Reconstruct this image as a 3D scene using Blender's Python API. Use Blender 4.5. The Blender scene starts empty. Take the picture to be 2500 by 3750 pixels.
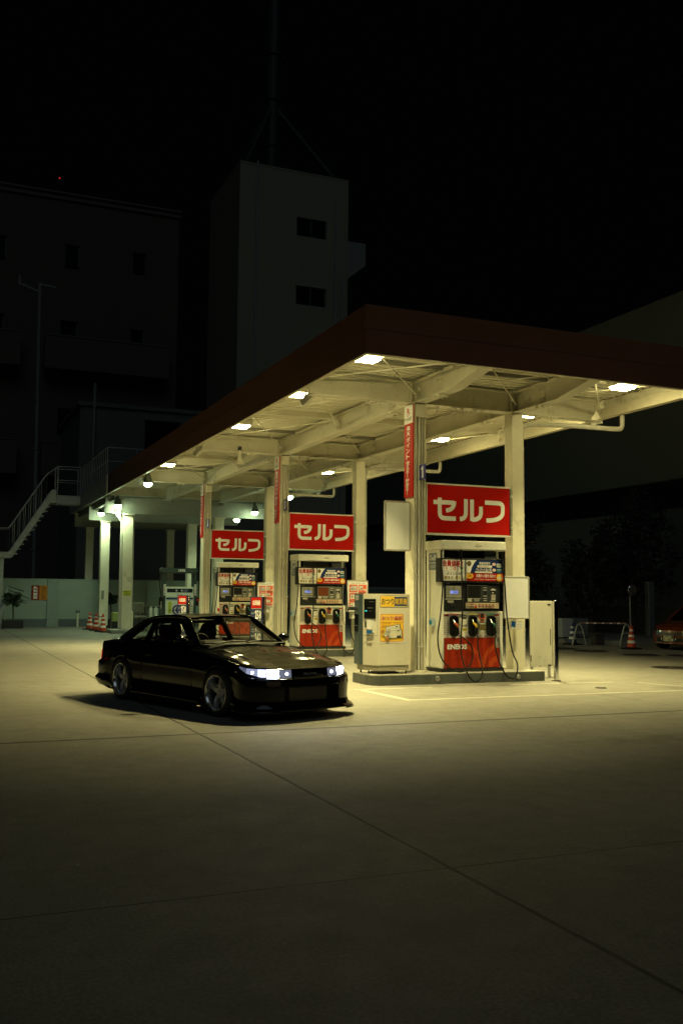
import bpy, bmesh, math, random
from mathutils import Vector, Matrix
from math import sin, cos, pi, radians
random.seed(7)
SC = bpy.context.scene
COL = SC.collection

# ---------------------------------------------------------------- camera
cam_d = bpy.data.cameras.new('camera'); cam = bpy.data.objects.new('camera', cam_d); COL.objects.link(cam)
YAW, PITCH, ROLL = -0.399, 0.0848, 0.0092
_cy, _sy = cos(YAW), sin(YAW)
_fw = Vector((-_sy*cos(PITCH), _cy*cos(PITCH), sin(PITCH)))
_rt = Vector((_cy, _sy, 0)); _up = _rt.cross(_fw)
_r2 = _rt*cos(ROLL) + _up*sin(ROLL); _u2 = _up*cos(ROLL) - _rt*sin(ROLL)
_m = Matrix((( _r2.x, _u2.x, -_fw.x, 0), (_r2.y, _u2.y, -_fw.y, 0), (_r2.z, _u2.z, -_fw.z, 1.55), (0, 0, 0, 1)))
cam.matrix_world = _m
cam_d.sensor_fit = 'VERTICAL'; cam_d.sensor_height = 36; cam_d.lens = 3545.66/3750*36
cam_d.clip_start = 0.1; cam_d.clip_end = 2000
SC.camera = cam
# ---------------------------------------------------------------- world, faint night light, exposure
w = bpy.data.worlds.new("World"); SC.world = w; w.use_nodes = True
bg = w.node_tree.nodes['Background']
bg.inputs[0].default_value = (0.5, 0.55, 0.6, 1); bg.inputs[1].default_value = 0.0009
sun_d = bpy.data.lights.new('sun', 'SUN'); sun = bpy.data.objects.new('sun', sun_d); COL.objects.link(sun)
sun_d.energy = 0.095; sun_d.angle = radians(35); sun_d.color = (0.66, 0.88, 1.0)
sun.rotation_euler = (radians(48), 0, radians(-16))
SC.view_settings.view_transform = 'Standard'; SC.view_settings.look = 'None'
SC.view_settings.exposure = 0.0; SC.view_settings.gamma = 1.0; SC.view_settings.use_curve_mapping = False
SC.render.engine = 'CYCLES'
SC.cycles.use_denoising = True
SC.cycles.sample_clamp_indirect = 4.0
SC.cycles.max_bounces = 8
SC.cycles.use_light_tree = True
LAMP = (1.0, 0.87, 0.37)
GREEN = (0.74, 1.0, 0.58)

# ---------------------------------------------------------------- materials
MATS = {}
def mat(name, col, rough=0.6, metal=0.0, vary=0.0, vscale=6.0, bump=0.0, bscale=60.0, stain=None, coat=0.0, spec=None, emit=None, estr=0.0, stretch=None):
    if name in MATS: return MATS[name]
    m = bpy.data.materials.new(name); m.use_nodes = True; MATS[name] = m
    nt = m.node_tree; b = nt.nodes['Principled BSDF']
    b.inputs['Base Color'].default_value = (*col, 1); b.inputs['Roughness'].default_value = rough
    b.inputs['Metallic'].default_value = metal
    if coat: b.inputs['Coat Weight'].default_value = coat; b.inputs['Coat Roughness'].default_value = 0.03
    if spec is not None: b.inputs['Specular IOR Level'].default_value = spec
    if emit: b.inputs['Emission Color'].default_value = (*emit, 1); b.inputs['Emission Strength'].default_value = estr
    tc = None
    if vary or bump or stain:
        tc = nt.nodes.new('ShaderNodeTexCoord')
        vec = tc.outputs['Object']
        if stretch:
            mp = nt.nodes.new('ShaderNodeMapping'); mp.inputs['Scale'].default_value = stretch
            nt.links.new(vec, mp.inputs[0]); vec = mp.outputs[0]
    if vary:
        n = nt.nodes.new('ShaderNodeTexNoise'); n.inputs['Scale'].default_value = vscale; n.inputs['Detail'].default_value = 6
        n.inputs['Roughness'].default_value = 0.65
        nt.links.new(vec, n.inputs['Vector'])
        r = nt.nodes.new('ShaderNodeValToRGB'); nt.links.new(n.outputs[0], r.inputs[0])
        r.color_ramp.elements[0].position = 0.3; r.color_ramp.elements[1].position = 0.7
        d = [max(0, c*(1-vary)) for c in col]; h = [min(1, c*(1+vary*0.6)) for c in col]
        r.color_ramp.elements[0].color = (*d, 1); r.color_ramp.elements[1].color = (*h, 1)
        out = r.outputs[0]
        if stain:
            n2 = nt.nodes.new('ShaderNodeTexNoise'); n2.inputs['Scale'].default_value = vscale*0.55; n2.inputs['Detail'].default_value = 8
            n2.inputs['Roughness'].default_value = 0.75
            nt.links.new(vec, n2.inputs['Vector'])
            r2 = nt.nodes.new('ShaderNodeValToRGB'); nt.links.new(n2.outputs[0], r2.inputs[0])
            r2.color_ramp.elements[0].position = 0.56; r2.color_ramp.elements[1].position = 0.70
            r2.color_ramp.elements[0].color = (0, 0, 0, 1); r2.color_ramp.elements[1].color = (0.7, 0.7, 0.7, 1)
            mx = nt.nodes.new('ShaderNodeMixRGB'); nt.links.new(r2.outputs[0], mx.inputs[0]); nt.links.new(out, mx.inputs[1])
            mx.inputs[2].default_value = (*stain, 1); out = mx.outputs[0]
        nt.links.new(out, b.inputs['Base Color'])
        mr = nt.nodes.new('ShaderNodeMapRange'); nt.links.new(n.outputs[0], mr.inputs[0])
        mr.inputs[3].default_value = max(0.02, rough-0.12*min(1, rough*2)); mr.inputs[4].default_value = min(1, rough+0.12)
        nt.links.new(mr.outputs[0], b.inputs['Roughness'])
    if bump:
        n3 = nt.nodes.new('ShaderNodeTexNoise'); n3.inputs['Scale'].default_value = bscale; n3.inputs['Detail'].default_value = 4
        nt.links.new(vec, n3.inputs['Vector'])
        bp = nt.nodes.new('ShaderNodeBump'); bp.inputs['Strength'].default_value = bump; bp.inputs['Distance'].default_value = 0.01
        nt.links.new(n3.outputs[0], bp.inputs['Height']); nt.links.new(bp.outputs[0], b.inputs['Normal'])
    return m
def emis(name, col, s):
    if name in MATS: return MATS[name]
    m = bpy.data.materials.new(name); m.use_nodes = True; MATS[name] = m
    nt = m.node_tree; nt.nodes.clear()
    e = nt.nodes.new('ShaderNodeEmission'); e.inputs[0].default_value = (*col, 1); e.inputs[1].default_value = s
    o = nt.nodes.new('ShaderNodeOutputMaterial'); nt.links.new(e.outputs[0], o.inputs[0]); return m
def glassm(name, tint, gloss_min=0.04, rough=0.02):
    if name in MATS: return MATS[name]
    m = bpy.data.materials.new(name); m.use_nodes = True; MATS[name] = m
    nt = m.node_tree; nt.nodes.clear()
    t = nt.nodes.new('ShaderNodeBsdfTransparent'); t.inputs[0].default_value = (*tint, 1)
    g = nt.nodes.new('ShaderNodeBsdfGlossy'); g.inputs['Roughness'].default_value = rough
    f = nt.nodes.new('ShaderNodeFresnel')
    ge = nt.nodes.new('ShaderNodeNewGeometry'); mr = nt.nodes.new('ShaderNodeMapRange'); mr.inputs[3].default_value = 1.5; mr.inputs[4].default_value = 1/1.5   # same reflectance from both sides of the thin pane
    nt.links.new(ge.outputs['Backfacing'], mr.inputs[0]); nt.links.new(mr.outputs[0], f.inputs[0])
    x = nt.nodes.new('ShaderNodeMixShader'); o = nt.nodes.new('ShaderNodeOutputMaterial')
    nt.links.new(f.outputs[0], x.inputs[0]); nt.links.new(t.outputs[0], x.inputs[1]); nt.links.new(g.outputs[0], x.inputs[2])
    nt.links.new(x.outputs[0], o.inputs[0]); return m
def pc(col, rough=0.45):      # flat print colour
    return mat('print_%d_%d_%d' % tuple(int(c*255) for c in col), col, rough, spec=.15)
cream = mat('cream_paint', (0.74, 0.70, 0.55), 0.5, vary=0.08, vscale=2.2, bump=0.12, bscale=35, stain=(0.33, 0.29, 0.2))
beam_m = mat('beam_paint', (0.74, 0.71, 0.58), 0.55, vary=0.08, vscale=3.0, bump=0.15, bscale=50, stain=(0.26, 0.23, 0.17))
deck_m = mat('roof_deck_paint', (0.8, 0.77, 0.63), 0.55, vary=0.05, vscale=1.5)
white_m = mat('white_enamel', (0.72, 0.71, 0.64), 0.35, vary=0.06, vscale=3, stain=(0.5, 0.46, 0.36))
pipe_m = mat('pipe_paint', (0.62, 0.6, 0.52), 0.45, vary=0.12, vscale=8, stain=(0.3, 0.26, 0.2))
steel = mat('brushed_steel', (0.55, 0.55, 0.55), 0.3, 1.0, vary=0.1)
chrome = mat('chrome', (0.8, 0.8, 0.82), 0.08, 1.0)
dark_m = mat('dark_plastic', (0.02, 0.022, 0.024), 0.35, vary=0.2)
rubber = mat('rubber', (0.006, 0.006, 0.006), 0.5, spec=.3)
red_sign = mat('sign_red', (0.46, 0.006, 0.002), 0.5, spec=.12, vary=0.06, vscale=2)
W_ = (0.88, 0.87, 0.84); K_ = (0.015, 0.015, 0.018); R_ = (0.46, 0.014, 0.006); B_ = (0.02, 0.05, 0.2); Y_ = (0.8, 0.5, 0.05)

# ---------------------------------------------------------------- mesh helpers
ORG = {}
def empty(name, loc, rz=0.0, local=False, label=None, cat=None, group=None):
    o = bpy.data.objects.new(name, None); COL.objects.link(o)
    o.location = loc; o.rotation_euler = (0, 0, rz); o.empty_display_size = 0.1
    ORG[o.name] = Vector((0, 0, 0)) if local else Vector(loc)
    if label: tag(o, label, cat, group)
    return o
def tag(o, label=None, cat=None, group=None, kind=None):
    if label: o['label'] = label
    if cat: o['category'] = cat
    if group: o['group'] = group
    if kind: o['kind'] = kind
    return o
class MB:
    def __init__(s): s.v = []; s.f = []; s.m = []; s.sm = []; s.slots = []; s.cur = 0; s.smooth = False
    def use(s, m):
        if m not in s.slots: s.slots.append(m)
        s.cur = s.slots.index(m); return s
    def add(s, vs, fs, smooth=None):
        o = len(s.v); s.v += [Vector(p) for p in vs]
        for f in fs: s.f.append([i+o for i in f]); s.m.append(s.cur); s.sm.append(s.smooth if smooth is None else smooth)
        return s
    def box(s, x0, x1, y0, y1, z0, z1):
        return s.add([(x0,y0,z0),(x1,y0,z0),(x1,y1,z0),(x0,y1,z0),(x0,y0,z1),(x1,y0,z1),(x1,y1,z1),(x0,y1,z1)],
            [(0,3,2,1),(4,5,6,7),(0,1,5,4),(1,2,6,5),(2,3,7,6),(3,0,4,7)])
    def bbox(s, x0, x1, y0, y1, z0, z1, b=0.01):
        # box with chamfered edges all round
        vs = []; xs = (x0, x1); ys = (y0, y1); zs = (z0, z1)
        def q(ix, iy, iz):
            X, Y, Z = xs[ix], ys[iy], zs[iz]; dx = b if ix == 0 else -b; dy = b if iy == 0 else -b; dz = b if iz == 0 else -b
            return [(X, Y+dy, Z+dz), (X+dx, Y, Z+dz), (X+dx, Y+dy, Z)]
        bm = bmesh.new()
        for ix in (0,1):
            for iy in (0,1):
                for iz in (0,1):
                    for p in q(ix,iy,iz): bm.verts.new(p)
        bmesh.ops.convex_hull(bm, input=bm.verts)
        bm.verts.ensure_lookup_table()
        r = s.add([v.co.copy() for v in bm.verts], [[v.index for v in f.verts] for f in bm.faces]); bm.free(); return r
    def obox(s, c, size, R):
        h = [k/2 for k in size]; vs = []
        for z in (-h[2], h[2]):
            for x, y in ((-h[0],-h[1]),(h[0],-h[1]),(h[0],h[1]),(-h[0],h[1])): vs.append(Vector(c) + R @ Vector((x, y, z)))
        return s.add(vs, [(0,3,2,1),(4,5,6,7),(0,1,5,4),(1,2,6,5),(2,3,7,6),(3,0,4,7)])
    def cyl(s, p0, p1, r, n=12, r2=None, caps=True):
        p0, p1 = Vector(p0), Vector(p1); d = (p1-p0); r2 = r if r2 is None else r2
        if d.length < 1e-6: return s
        q = d.to_track_quat('Z', 'Y').to_matrix(); vs = []
        for k in range(n):
            a = 2*pi*k/n; e = q @ Vector((cos(a), sin(a), 0)); vs += [p0+e*r, p1+e*r2]
        s.add(vs, [(2*k, 2*((k+1)%n), 2*((k+1)%n)+1, 2*k+1) for k in range(n)], True)
        if caps:
            s.add([vs[2*k] for k in range(n)], [tuple(range(n-1,-1,-1))], False); s.add([vs[2*k+1] for k in range(n)], [tuple(range(n))], False)
        return s
    def tube(s, pts, r, n=8, cyc=False, rs=None):
        pts = [Vector(p) for p in pts]; N = len(pts); vs = []; fr = None
        for i, p in enumerate(pts):
            t = (pts[(i+1) % N]-pts[i-1]) if cyc else (pts[min(i+1, N-1)]-pts[max(i-1, 0)])
            t.normalize()
            if fr is None: fr = t.orthogonal().normalized()
            fr = (fr - t*fr.dot(t)).normalized(); b = t.cross(fr); rr = rs[i] if rs else r
            for k in range(n): a = 2*pi*k/n; vs.append(p+(fr*cos(a)+b*sin(a))*rr)
        fs = []; M = N if cyc else N-1
        for i in range(M):
            j = (i+1) % N
            for k in range(n): fs.append((i*n+k, i*n+(k+1)%n, j*n+(k+1)%n, j*n+k))
        s.add(vs, fs, True)
        if not cyc: s.add(vs[:n], [tuple(range(n-1,-1,-1))], False); s.add(vs[-n:], [tuple(range(n))], False)
        return s
    def lathe(s, prof, c=(0,0,0), n=24, axis='Z'):
        vs = []
        for r, z in prof:
            for k in range(n):
                a = 2*pi*k/n
                if axis == 'Z': p = (c[0]+r*cos(a), c[1]+r*sin(a), c[2]+z)
                elif axis == 'Y': p = (c[0]+r*cos(a), c[1]+z, c[2]+r*sin(a))
                else: p = (c[0]+z, c[1]+r*cos(a), c[2]+r*sin(a))
                vs.append(p)
        fs = [(i*n+k, i*n+(k+1)%n, (i+1)*n+(k+1)%n, (i+1)*n+k) for i in range(len(prof)-1) for k in range(n)]
        return s.add(vs, fs, True)
    def prism(s, poly, fn, d):
        # poly: list of (u,v); fn(u,v,w)->xyz ; extruded from w=0 to w=d
        n = len(poly); vs = [fn(u, v, 0) for u, v in poly] + [fn(u, v, d) for u, v in poly]
        return s.add(vs, [tuple(range(n)), tuple(range(2*n-1, n-1, -1))] + [(k, (k+1)%n, (k+1)%n+n, k+n) for k in range(n)])
    def grid(s, P, smooth=True, skip=None):
        a, b = len(P), len(P[0]); vs = [p for row in P for p in row]
        fs = [(i*b+j, (i+1)*b+j, (i+1)*b+j+1, i*b+j+1) for i in range(a-1) for j in range(b-1) if not (skip and skip(i, j))]
        return s.add(vs, fs, smooth)
    def sphere(s, c, r, nu=16, nv=10, sc=(1,1,1)):
        P = [[(c[0]+r*sc[0]*sin(pi*j/nv)*cos(2*pi*i/nu), c[1]+r*sc[1]*sin(pi*j/nv)*sin(2*pi*i/nu), c[2]+r*sc[2]*cos(pi*j/nv)) for j in range(nv+1)] for i in range(nu+1)]
        return s.grid(P)
    def build(s, name, m=None, parent=None, weld=False, fixn=True):
        me = bpy.data.meshes.new(name); o = bpy.data.objects.new(name, me); COL.objects.link(o)
        org = ORG.get(parent.name, Vector((0,0,0))) if parent else Vector((0,0,0))
        me.from_pydata([v-org for v in s.v], [], s.f)
        if s.slots:
            for x in s.slots: me.materials.append(x)
            me.polygons.foreach_set('material_index', s.m)
        elif m: me.materials.append(m)
        me.polygons.foreach_set('use_smooth', s.sm)
        if weld or fixn:
            bm = bmesh.new(); bm.from_mesh(me)
            if weld: bmesh.ops.remove_doubles(bm, verts=bm.verts, dist=0.0004)
            if fixn: bmesh.ops.recalc_face_normals(bm, faces=bm.faces)
            bm.to_mesh(me); bm.free()
        me.update()
        if parent: o.parent = parent
        ORG[o.name] = org
        return o
def copy_tree(o, parent=None, off=None):
    c = o.copy(); COL.objects.link(c); c.parent = parent
    if off is not None: c.location = Vector(o.location)+Vector(off)
    for ch in [x for x in bpy.data.objects if x.parent == o]: copy_tree(ch, c)
    return c
_kids = {}
# ---------------------------------------------------------------- print helper (flat lettering on a plane)
_tc = {}
def text_mesh(body, bold=0.0, res=2):
    k = (body, bold, res)
    if k in _tc: return _tc[k]
    cu = bpy.data.curves.new('t', 'FONT'); cu.body = body; cu.size = 1; cu.offset = bold; cu.resolution_u = res
    cu.fill_mode = 'FRONT' if hasattr(cu, 'fill_mode') else cu.fill_mode
    o = bpy.data.objects.new('t', cu); COL.objects.link(o)
    dg = bpy.context.evaluated_depsgraph_get(); me = bpy.data.meshes.new_from_object(o.evaluated_get(dg))
    vs = [(v.co.x, v.co.y) for v in me.vertices]; fs = [tuple(p.vertices) for p in me.polygons]
    bpy.data.objects.remove(o); bpy.data.curves.remove(cu); bpy.data.meshes.remove(me)
    if not vs: vs = [(0,0),(1,0),(1,1)]; fs = [(0,1,2)]
    x0 = min(a for a, b in vs); x1 = max(a for a, b in vs); y0 = min(b for a, b in vs); y1 = max(b for a, b in vs)
    r = ([((a-x0)/max(x1-x0, 1e-6), (b-y0)/max(y1-y0, 1e-6)) for a, b in vs], fs); _tc[k] = r; return r
class Art:
    def __init__(s, o, u, v, step=0.0007, lift=0.0015):
        s.o = Vector(o); s.u = Vector(u).normalized(); s.v = Vector(v).normalized(); s.n = s.u.cross(s.v)
        s.l = lift; s.st = step; s.mb = MB()
    def P(s, a, b): return s.o+s.u*a+s.v*b+s.n*s.l
    def poly(s, pts, col):
        s.l += s.st; s.mb.use(pc(col) if isinstance(col, tuple) else col); s.mb.add([s.P(a, b) for a, b in pts], [tuple(range(len(pts)))], False); return s
    def rect(s, a0, b0, a1, b1, col): return s.poly([(a0,b0),(a1,b0),(a1,b1),(a0,b1)], col)
    def rrect(s, a0, b0, a1, b1, r, col):
        pts = []
        for cx, cy, st in ((a1-r, b0+r, -90), (a1-r, b1-r, 0), (a0+r, b1-r, 90), (a0+r, b0+r, 180)):
            for k in range(5): t = radians(st+k*22.5); pts.append((cx+r*cos(t), cy+r*sin(t)))
        return s.poly(pts, col)
    def disc(s, a, b, r, col, n=16, ry=None): return s.poly([(a+r*cos(2*pi*k/n), b+(ry or r)*sin(2*pi*k/n)) for k in range(n)], col)
    def star(s, a, b, r1, r2, n, col):
        return s.poly([(a+(r1 if k%2 else r2)*cos(pi*k/n), b+(r1 if k%2 else r2)*sin(pi*k/n)) for k in range(2*n)], col)
    def text(s, body, a0, b0, a1, b1, col, bold=0.012, res=1):
        cjk = any(ord(ch) > 0x2fff for ch in body)
        vs, fs = text_mesh(body, 0.0 if cjk else bold, res); h = b1-b0
        s.mb.use(pc(col) if isinstance(col, tuple) else col); d = h*min(bold, .05)*.9
        for dx, dy in (((-d, 0), (d, 0), (0, -d), (0, d)) if cjk and bold > 0.005 else ((0, 0),)):      # heavier strokes
            s.l += s.st*.6; s.mb.add([s.P(a0+dx+x*(a1-a0), b0+dy+y*h) for x, y in vs], fs, False)
        return s
    def one(s, a0, b0, a1, b1, col):
        w = a1-a0; h = b1-b0; return s.poly([(a0+w*.52, b0), (a1, b0), (a1, b1), (a0+w*.60, b1), (a0+w*.45, b1-h*.12), (a0, b1-h*.16), (a0, b1-h*.28), (a0+w*.52, b1-h*.27)], col)
    def stroke(s, pts, wd, col):
        s.l += s.st; s.mb.use(pc(col) if isinstance(col, tuple) else col)
        pts = [p for i, p in enumerate(pts) if i == 0 or math.hypot(p[0]-pts[i-1][0], p[1]-pts[i-1][1]) > 1e-5]
        L, R = [], []; N = len(pts)
        for i in range(N):
            a = pts[max(i-1, 0)]; c = pts[min(i+1, N-1)]; dx, dy = c[0]-a[0], c[1]-a[1]; q = math.hypot(dx, dy) or 1
            # mitre
            k = 1.0
            if 0 < i < N-1:
                p = pts[i]; d1 = (p[0]-a[0], p[1]-a[1]); d2 = (c[0]-p[0], c[1]-p[1]); l1 = math.hypot(*d1); l2 = math.hypot(*d2)
                cs = (d1[0]*d2[0]+d1[1]*d2[1])/(l1*l2+1e-9); k = 1/max(0.5, math.sqrt((1+cs)/2))
                dx, dy = d1[0]/l1+d2[0]/l2, d1[1]/l1+d2[1]/l2; q = math.hypot(dx, dy) or 1
            nx, ny = -dy/q*wd/2*k, dx/q*wd/2*k
            L.append((pts[i][0]+nx, pts[i][1]+ny)); R.append((pts[i][0]-nx, pts[i][1]-ny))
        vs = [s.P(*p) for p in L]+[s.P(*p) for p in R]
        s.mb.add(vs, [(i, i+1, N+i+1, N+i) for i in range(N-1)], False); return s
    def build(s, parent, name='lettering'): return s.mb.build(name, None, parent, fixn=False)
def arc(cx, cy, r, a0, a1, n=8, ry=None): return [(cx+r*cos(radians(a0+(a1-a0)*k/n)), cy+(ry or r)*sin(radians(a0+(a1-a0)*k/n))) for k in range(n+1)]
def catmull(pts, n=6):
    P = [Vector(p) for p in pts]; out = []
    for i in range(len(P)-1):
        p0, p1, p2, p3 = P[max(i-1,0)], P[i], P[i+1], P[min(i+2, len(P)-1)]
        for k in range(n):
            t = k/n; out.append(0.5*((2*p1)+(p2-p0)*t+(2*p0-5*p1+4*p2-p3)*t*t+(3*p1-p0-3*p2+p3)*t**3))
    out.append(P[-1]); return out
# ================================================================ GROUND
def ground_material():
    m = bpy.data.materials.new('concrete_ground'); m.use_nodes = True; nt = m.node_tree; N = nt.nodes; Lk = nt.links
    b = N['Principled BSDF']; tc = N.new('ShaderNodeTexCoord'); O = tc.outputs['Object']
    def noise(sc, det=6, ro=0.6):
        n = N.new('ShaderNodeTexNoise'); n.inputs['Scale'].default_value = sc; n.inputs['Detail'].default_value = det; n.inputs['Roughness'].default_value = ro
        Lk.new(O, n.inputs['Vector']); return n.outputs[0]
    def ramp(inp, p0, c0, p1, c1):
        r = N.new('ShaderNodeValToRGB'); Lk.new(inp, r.inputs[0]); e = r.color_ramp.elements
        e[0].position = p0; e[0].color = (*c0, 1); e[1].position = p1; e[1].color = (*c1, 1); return r.outputs[0]
    def math_(op, a, b_=None, cl=False):
        n = N.new('ShaderNodeMath'); n.operation = op; n.use_clamp = cl
        for i, x in enumerate((a, b_)):
            if x is None: continue
            if isinstance(x, (int, float)): n.inputs[i].default_value = x
            else: Lk.new(x, n.inputs[i])
        return n.outputs[0]
    def mix(f, a, c, mode='MIX'):
        n = N.new('ShaderNodeMixRGB'); n.blend_type = mode
        if isinstance(f, float): n.inputs[0].default_value = f
        else: Lk.new(f, n.inputs[0])
        for i, x in ((1, a), (2, c)):
            if isinstance(x, tuple): n.inputs[i].default_value = (*x, 1)
            else: Lk.new(x, n.inputs[i])
        return n.outputs[0]
    base = ramp(noise(0.35, 8, 0.65), 0.3, (0.222, 0.210, 0.178), 0.72, (0.305, 0.289, 0.245))
    fine = ramp(noise(48, 3, 0.7), 0.28, (0.60, 0.60, 0.60), 0.72, (1.22, 1.22, 1.22))
    c = mix(1.0, base, fine, 'MULTIPLY')
    mid = ramp(noise(4.5, 8, 0.7), 0.35, (0.78, 0.78, 0.77), 0.7, (1.04, 1.04, 1.04)); c = mix(1.0, c, mid, 'MULTIPLY')
    sx = N.new('ShaderNodeSeparateXYZ'); Lk.new(O, sx.inputs[0]); X, Y = sx.outputs[0], sx.outputs[1]
    wob = math_('MULTIPLY', math_('SUBTRACT', noise(1.7, 3), 0.5), 0.02)
    def line(coord, v, wdt):
        d = math_('ABSOLUTE', math_('SUBTRACT', math_('ADD', coord, wob), v)); return math_('SUBTRACT', 1.0, math_('DIVIDE', d, wdt), True)
    lines = None
    for co, v, wd in ((X, 2.79, .022), (Y, 10.6, .052), (Y, 4.98, .010), (Y, 32.6, .03), (X, 9.9, .007), (X, -4.3, .01), (Y, 17.5, .012), (Y, 25.0, .02), (X, 17.0, .02)):
        l = math_('MULTIPLY', line(co, v, wd), 1.6, True); lines = l if lines is None else math_('MAXIMUM', lines, l)
    c = mix(math_('MULTIPLY', lines, 0.93), c, (0.03, 0.028, 0.024))
    # oil stains near the pumps (they have shapes of their own)
    ns = noise(1.9, 9, 0.75)
    def blob(cx, cy, rx, ry):
        a = math_('DIVIDE', math_('SUBTRACT', X, cx), rx); d = math_('DIVIDE', math_('SUBTRACT', Y, cy), ry)
        q = math_('ADD', math_('MULTIPLY', a, a), math_('MULTIPLY', d, d)); return math_('SUBTRACT', 1.0, q, True)
    bl = blob(7.6, 13.8, 1.0, .5)
    for a in ((9.4, 14.7, 1.3, .35), (7.0, 13.2, .5, .35), (11, 14.9, 1.1, .3), (8.5, 20.5, 2.2, .9), (12.2, 13.2, .9, .5), (7.5, 8.6, 1.6, .3)): bl = math_('MAXIMUM', bl, blob(*a))
    st = math_('MULTIPLY', bl, math_('MULTIPLY', math_('SUBTRACT', ns, 0.44), 5.0, True), True)
    c = mix(math_('MULTIPLY', st, 0.75), c, (0.075, 0.065, 0.05))
    # long faint tyre tracks and a resurfaced patch
    tn = noise(0.9, 5, 0.6)
    def arcline(cx, cy, r, wd):
        a = math_('SUBTRACT', X, cx); d = math_('SUBTRACT', Y, cy)
        q = math_('SQRT', math_('ADD', math_('MULTIPLY', a, a), math_('MULTIPLY', d, d)))
        return math_('SUBTRACT', 1.0, math_('DIVIDE', math_('ABSOLUTE', math_('SUBTRACT', q, r)), wd), True)
    tr_ = None
    for a in ((14.0, -3.0, 15.6, .11), (14.0, -3.0, 14.2, .11), (-6.0, 4.0, 10.4, .10), (-6.0, 4.0, 11.8, .10), (2.0, 40.0, 28.5, .12), (2.0, 40.0, 27.1, .12)):
        l = arcline(*a); tr_ = l if tr_ is None else math_('MAXIMUM', tr_, l)
    c = mix(math_('MULTIPLY', math_('MULTIPLY', tr_, math_('MULTIPLY', math_('SUBTRACT', tn, 0.42), 4.0, True), True), 0.28), c, (0.09, 0.08, 0.065))
    dr = math_('MULTIPLY', math_('SUBTRACT', noise(2.6, 10, 0.8), 0.655), 12.0, True); c = mix(math_('MULTIPLY', dr, 0.35), c, (0.10, 0.09, 0.07))
    # tiny scattered bright and dark specks
    vo = N.new('ShaderNodeTexVoronoi'); vo.inputs['Scale'].default_value = 1.6; Lk.new(O, vo.inputs['Vector'])
    sp = math_('LESS_THAN', vo.outputs['Distance'], 0.013); c = mix(sp, c, (0.75, 0.75, 0.72))
    Lk.new(c, b.inputs['Base Color'])
    rr = N.new('ShaderNodeMapRange'); Lk.new(noise(3.0, 6), rr.inputs[0]); rr.inputs[3].default_value = 0.62; rr.inputs[4].default_value = 0.88
    Lk.new(rr.outputs[0], b.inputs['Roughness'])
    bp_ = N.new('ShaderNodeBump'); bp_.inputs['Strength'].default_value = 0.35; bp_.inputs['Distance'].default_value = 0.012
    h = math_('ADD', noise(140, 4, 0.7), math_('MULTIPLY', lines, -2.0)); Lk.new(h, bp_.inputs['Height']); Lk.new(bp_.outputs[0], b.inputs['Normal'])
    return m
g = MB(); g.add([(-300,-120,0),(400,-120,0),(400,500,0),(-300,500,0)], [(0,1,2,3)])
tag(g.build('ground', ground_material()), kind='structure')
paint = mat('road_paint', (0.46, 0.44, 0.36), 0.7, vary=0.3, vscale=6, stain=(0.27, 0.25, 0.19))
def strip(mb, a, b, wd, z=0.004):
    a = Vector((*a, z)); b = Vector((*b, z)); d = (b-a).normalized(); n = Vector((-d.y, d.x, 0))*wd/2
    mb.add([a-n, b-n, b+n, a+n], [(0,1,2,3)])
pl = MB()
for a, b in (((6.42, 14.62), (7.85, 14.62)), ((9.4, 14.62), (11.5, 14.5))): strip(pl, a, b, 0.09)
strip(pl, (6.5, 14.45), (6.56, 12.99), 0.12, 0.0042)
strip(pl, (6.5, 12.94), (12.4, 12.85), 0.1)
strip(pl, (11.9, 14.3), (12.3, 12.9), 0.07, 0.0042)
tag(pl.build('bay_marking', paint), kind='structure')
pl = MB()
for k in range(3):
    strip(pl, (7.15+k*0.0, 36.2-k*.5), (8.8, 35.6-k*.5), 0.12)
strip(pl, (4.9, 37.6), (6.3, 37.6), .12)
tag(pl.build('yard_marking', paint), kind='structure')
pl = MB()
for a, b in (((18.0, 24.9), (22.5, 22.6)), ((18.4, 23.0), (22.0, 20.9)), ((19.4, 28.3), (22.5, 27.0)), ((17.8,27.0),(19.6,26.4))): strip(pl, a, b, 0.11)
tag(pl.build('parking_marking', paint), kind='structure')
# cast covers
iron = mat('cast_iron', (0.05, 0.045, 0.04), 0.6, 0.3, vary=0.3, vscale=30, bump=0.5, bscale=90)
for i, (x, y, r, lab) in enumerate(((15.1, 17.05, .42, 'large iron cover in the lit concrete near the right edge of the photo'),
    (17.3, 24.2, .5, 'dark tank cover in front of the blue traffic cone'), (17.4, 22.9, .5, 'dark tank cover in front of the long barricade'),
    (17.6, 21.0, .5, 'dark tank cover in front of the orange car'), (10.55, 13.62, .09, 'tiny dark drain cover inside the painted bay'), (18.6, 20.4, .5, 'dark tank cover nearest the photo edge below the orange car'))):
    mb = MB(); mb.lathe([(0, .012), (r*.3, .012), (r*.32, .008), (r*.9, .008), (r*.92, .013), (r, .013), (r+.01, 0)], (x, y, 0), 28)
    for k in range(8): a = pi*k/8; mb.obox((x, y, .011), (r*1.7, .012, .006), Matrix.Rotation(a, 3, 'Z'))
    tag(mb.build('manhole_cover', iron), lab, 'manhole cover', 'round covers set in the forecourt')
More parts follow.
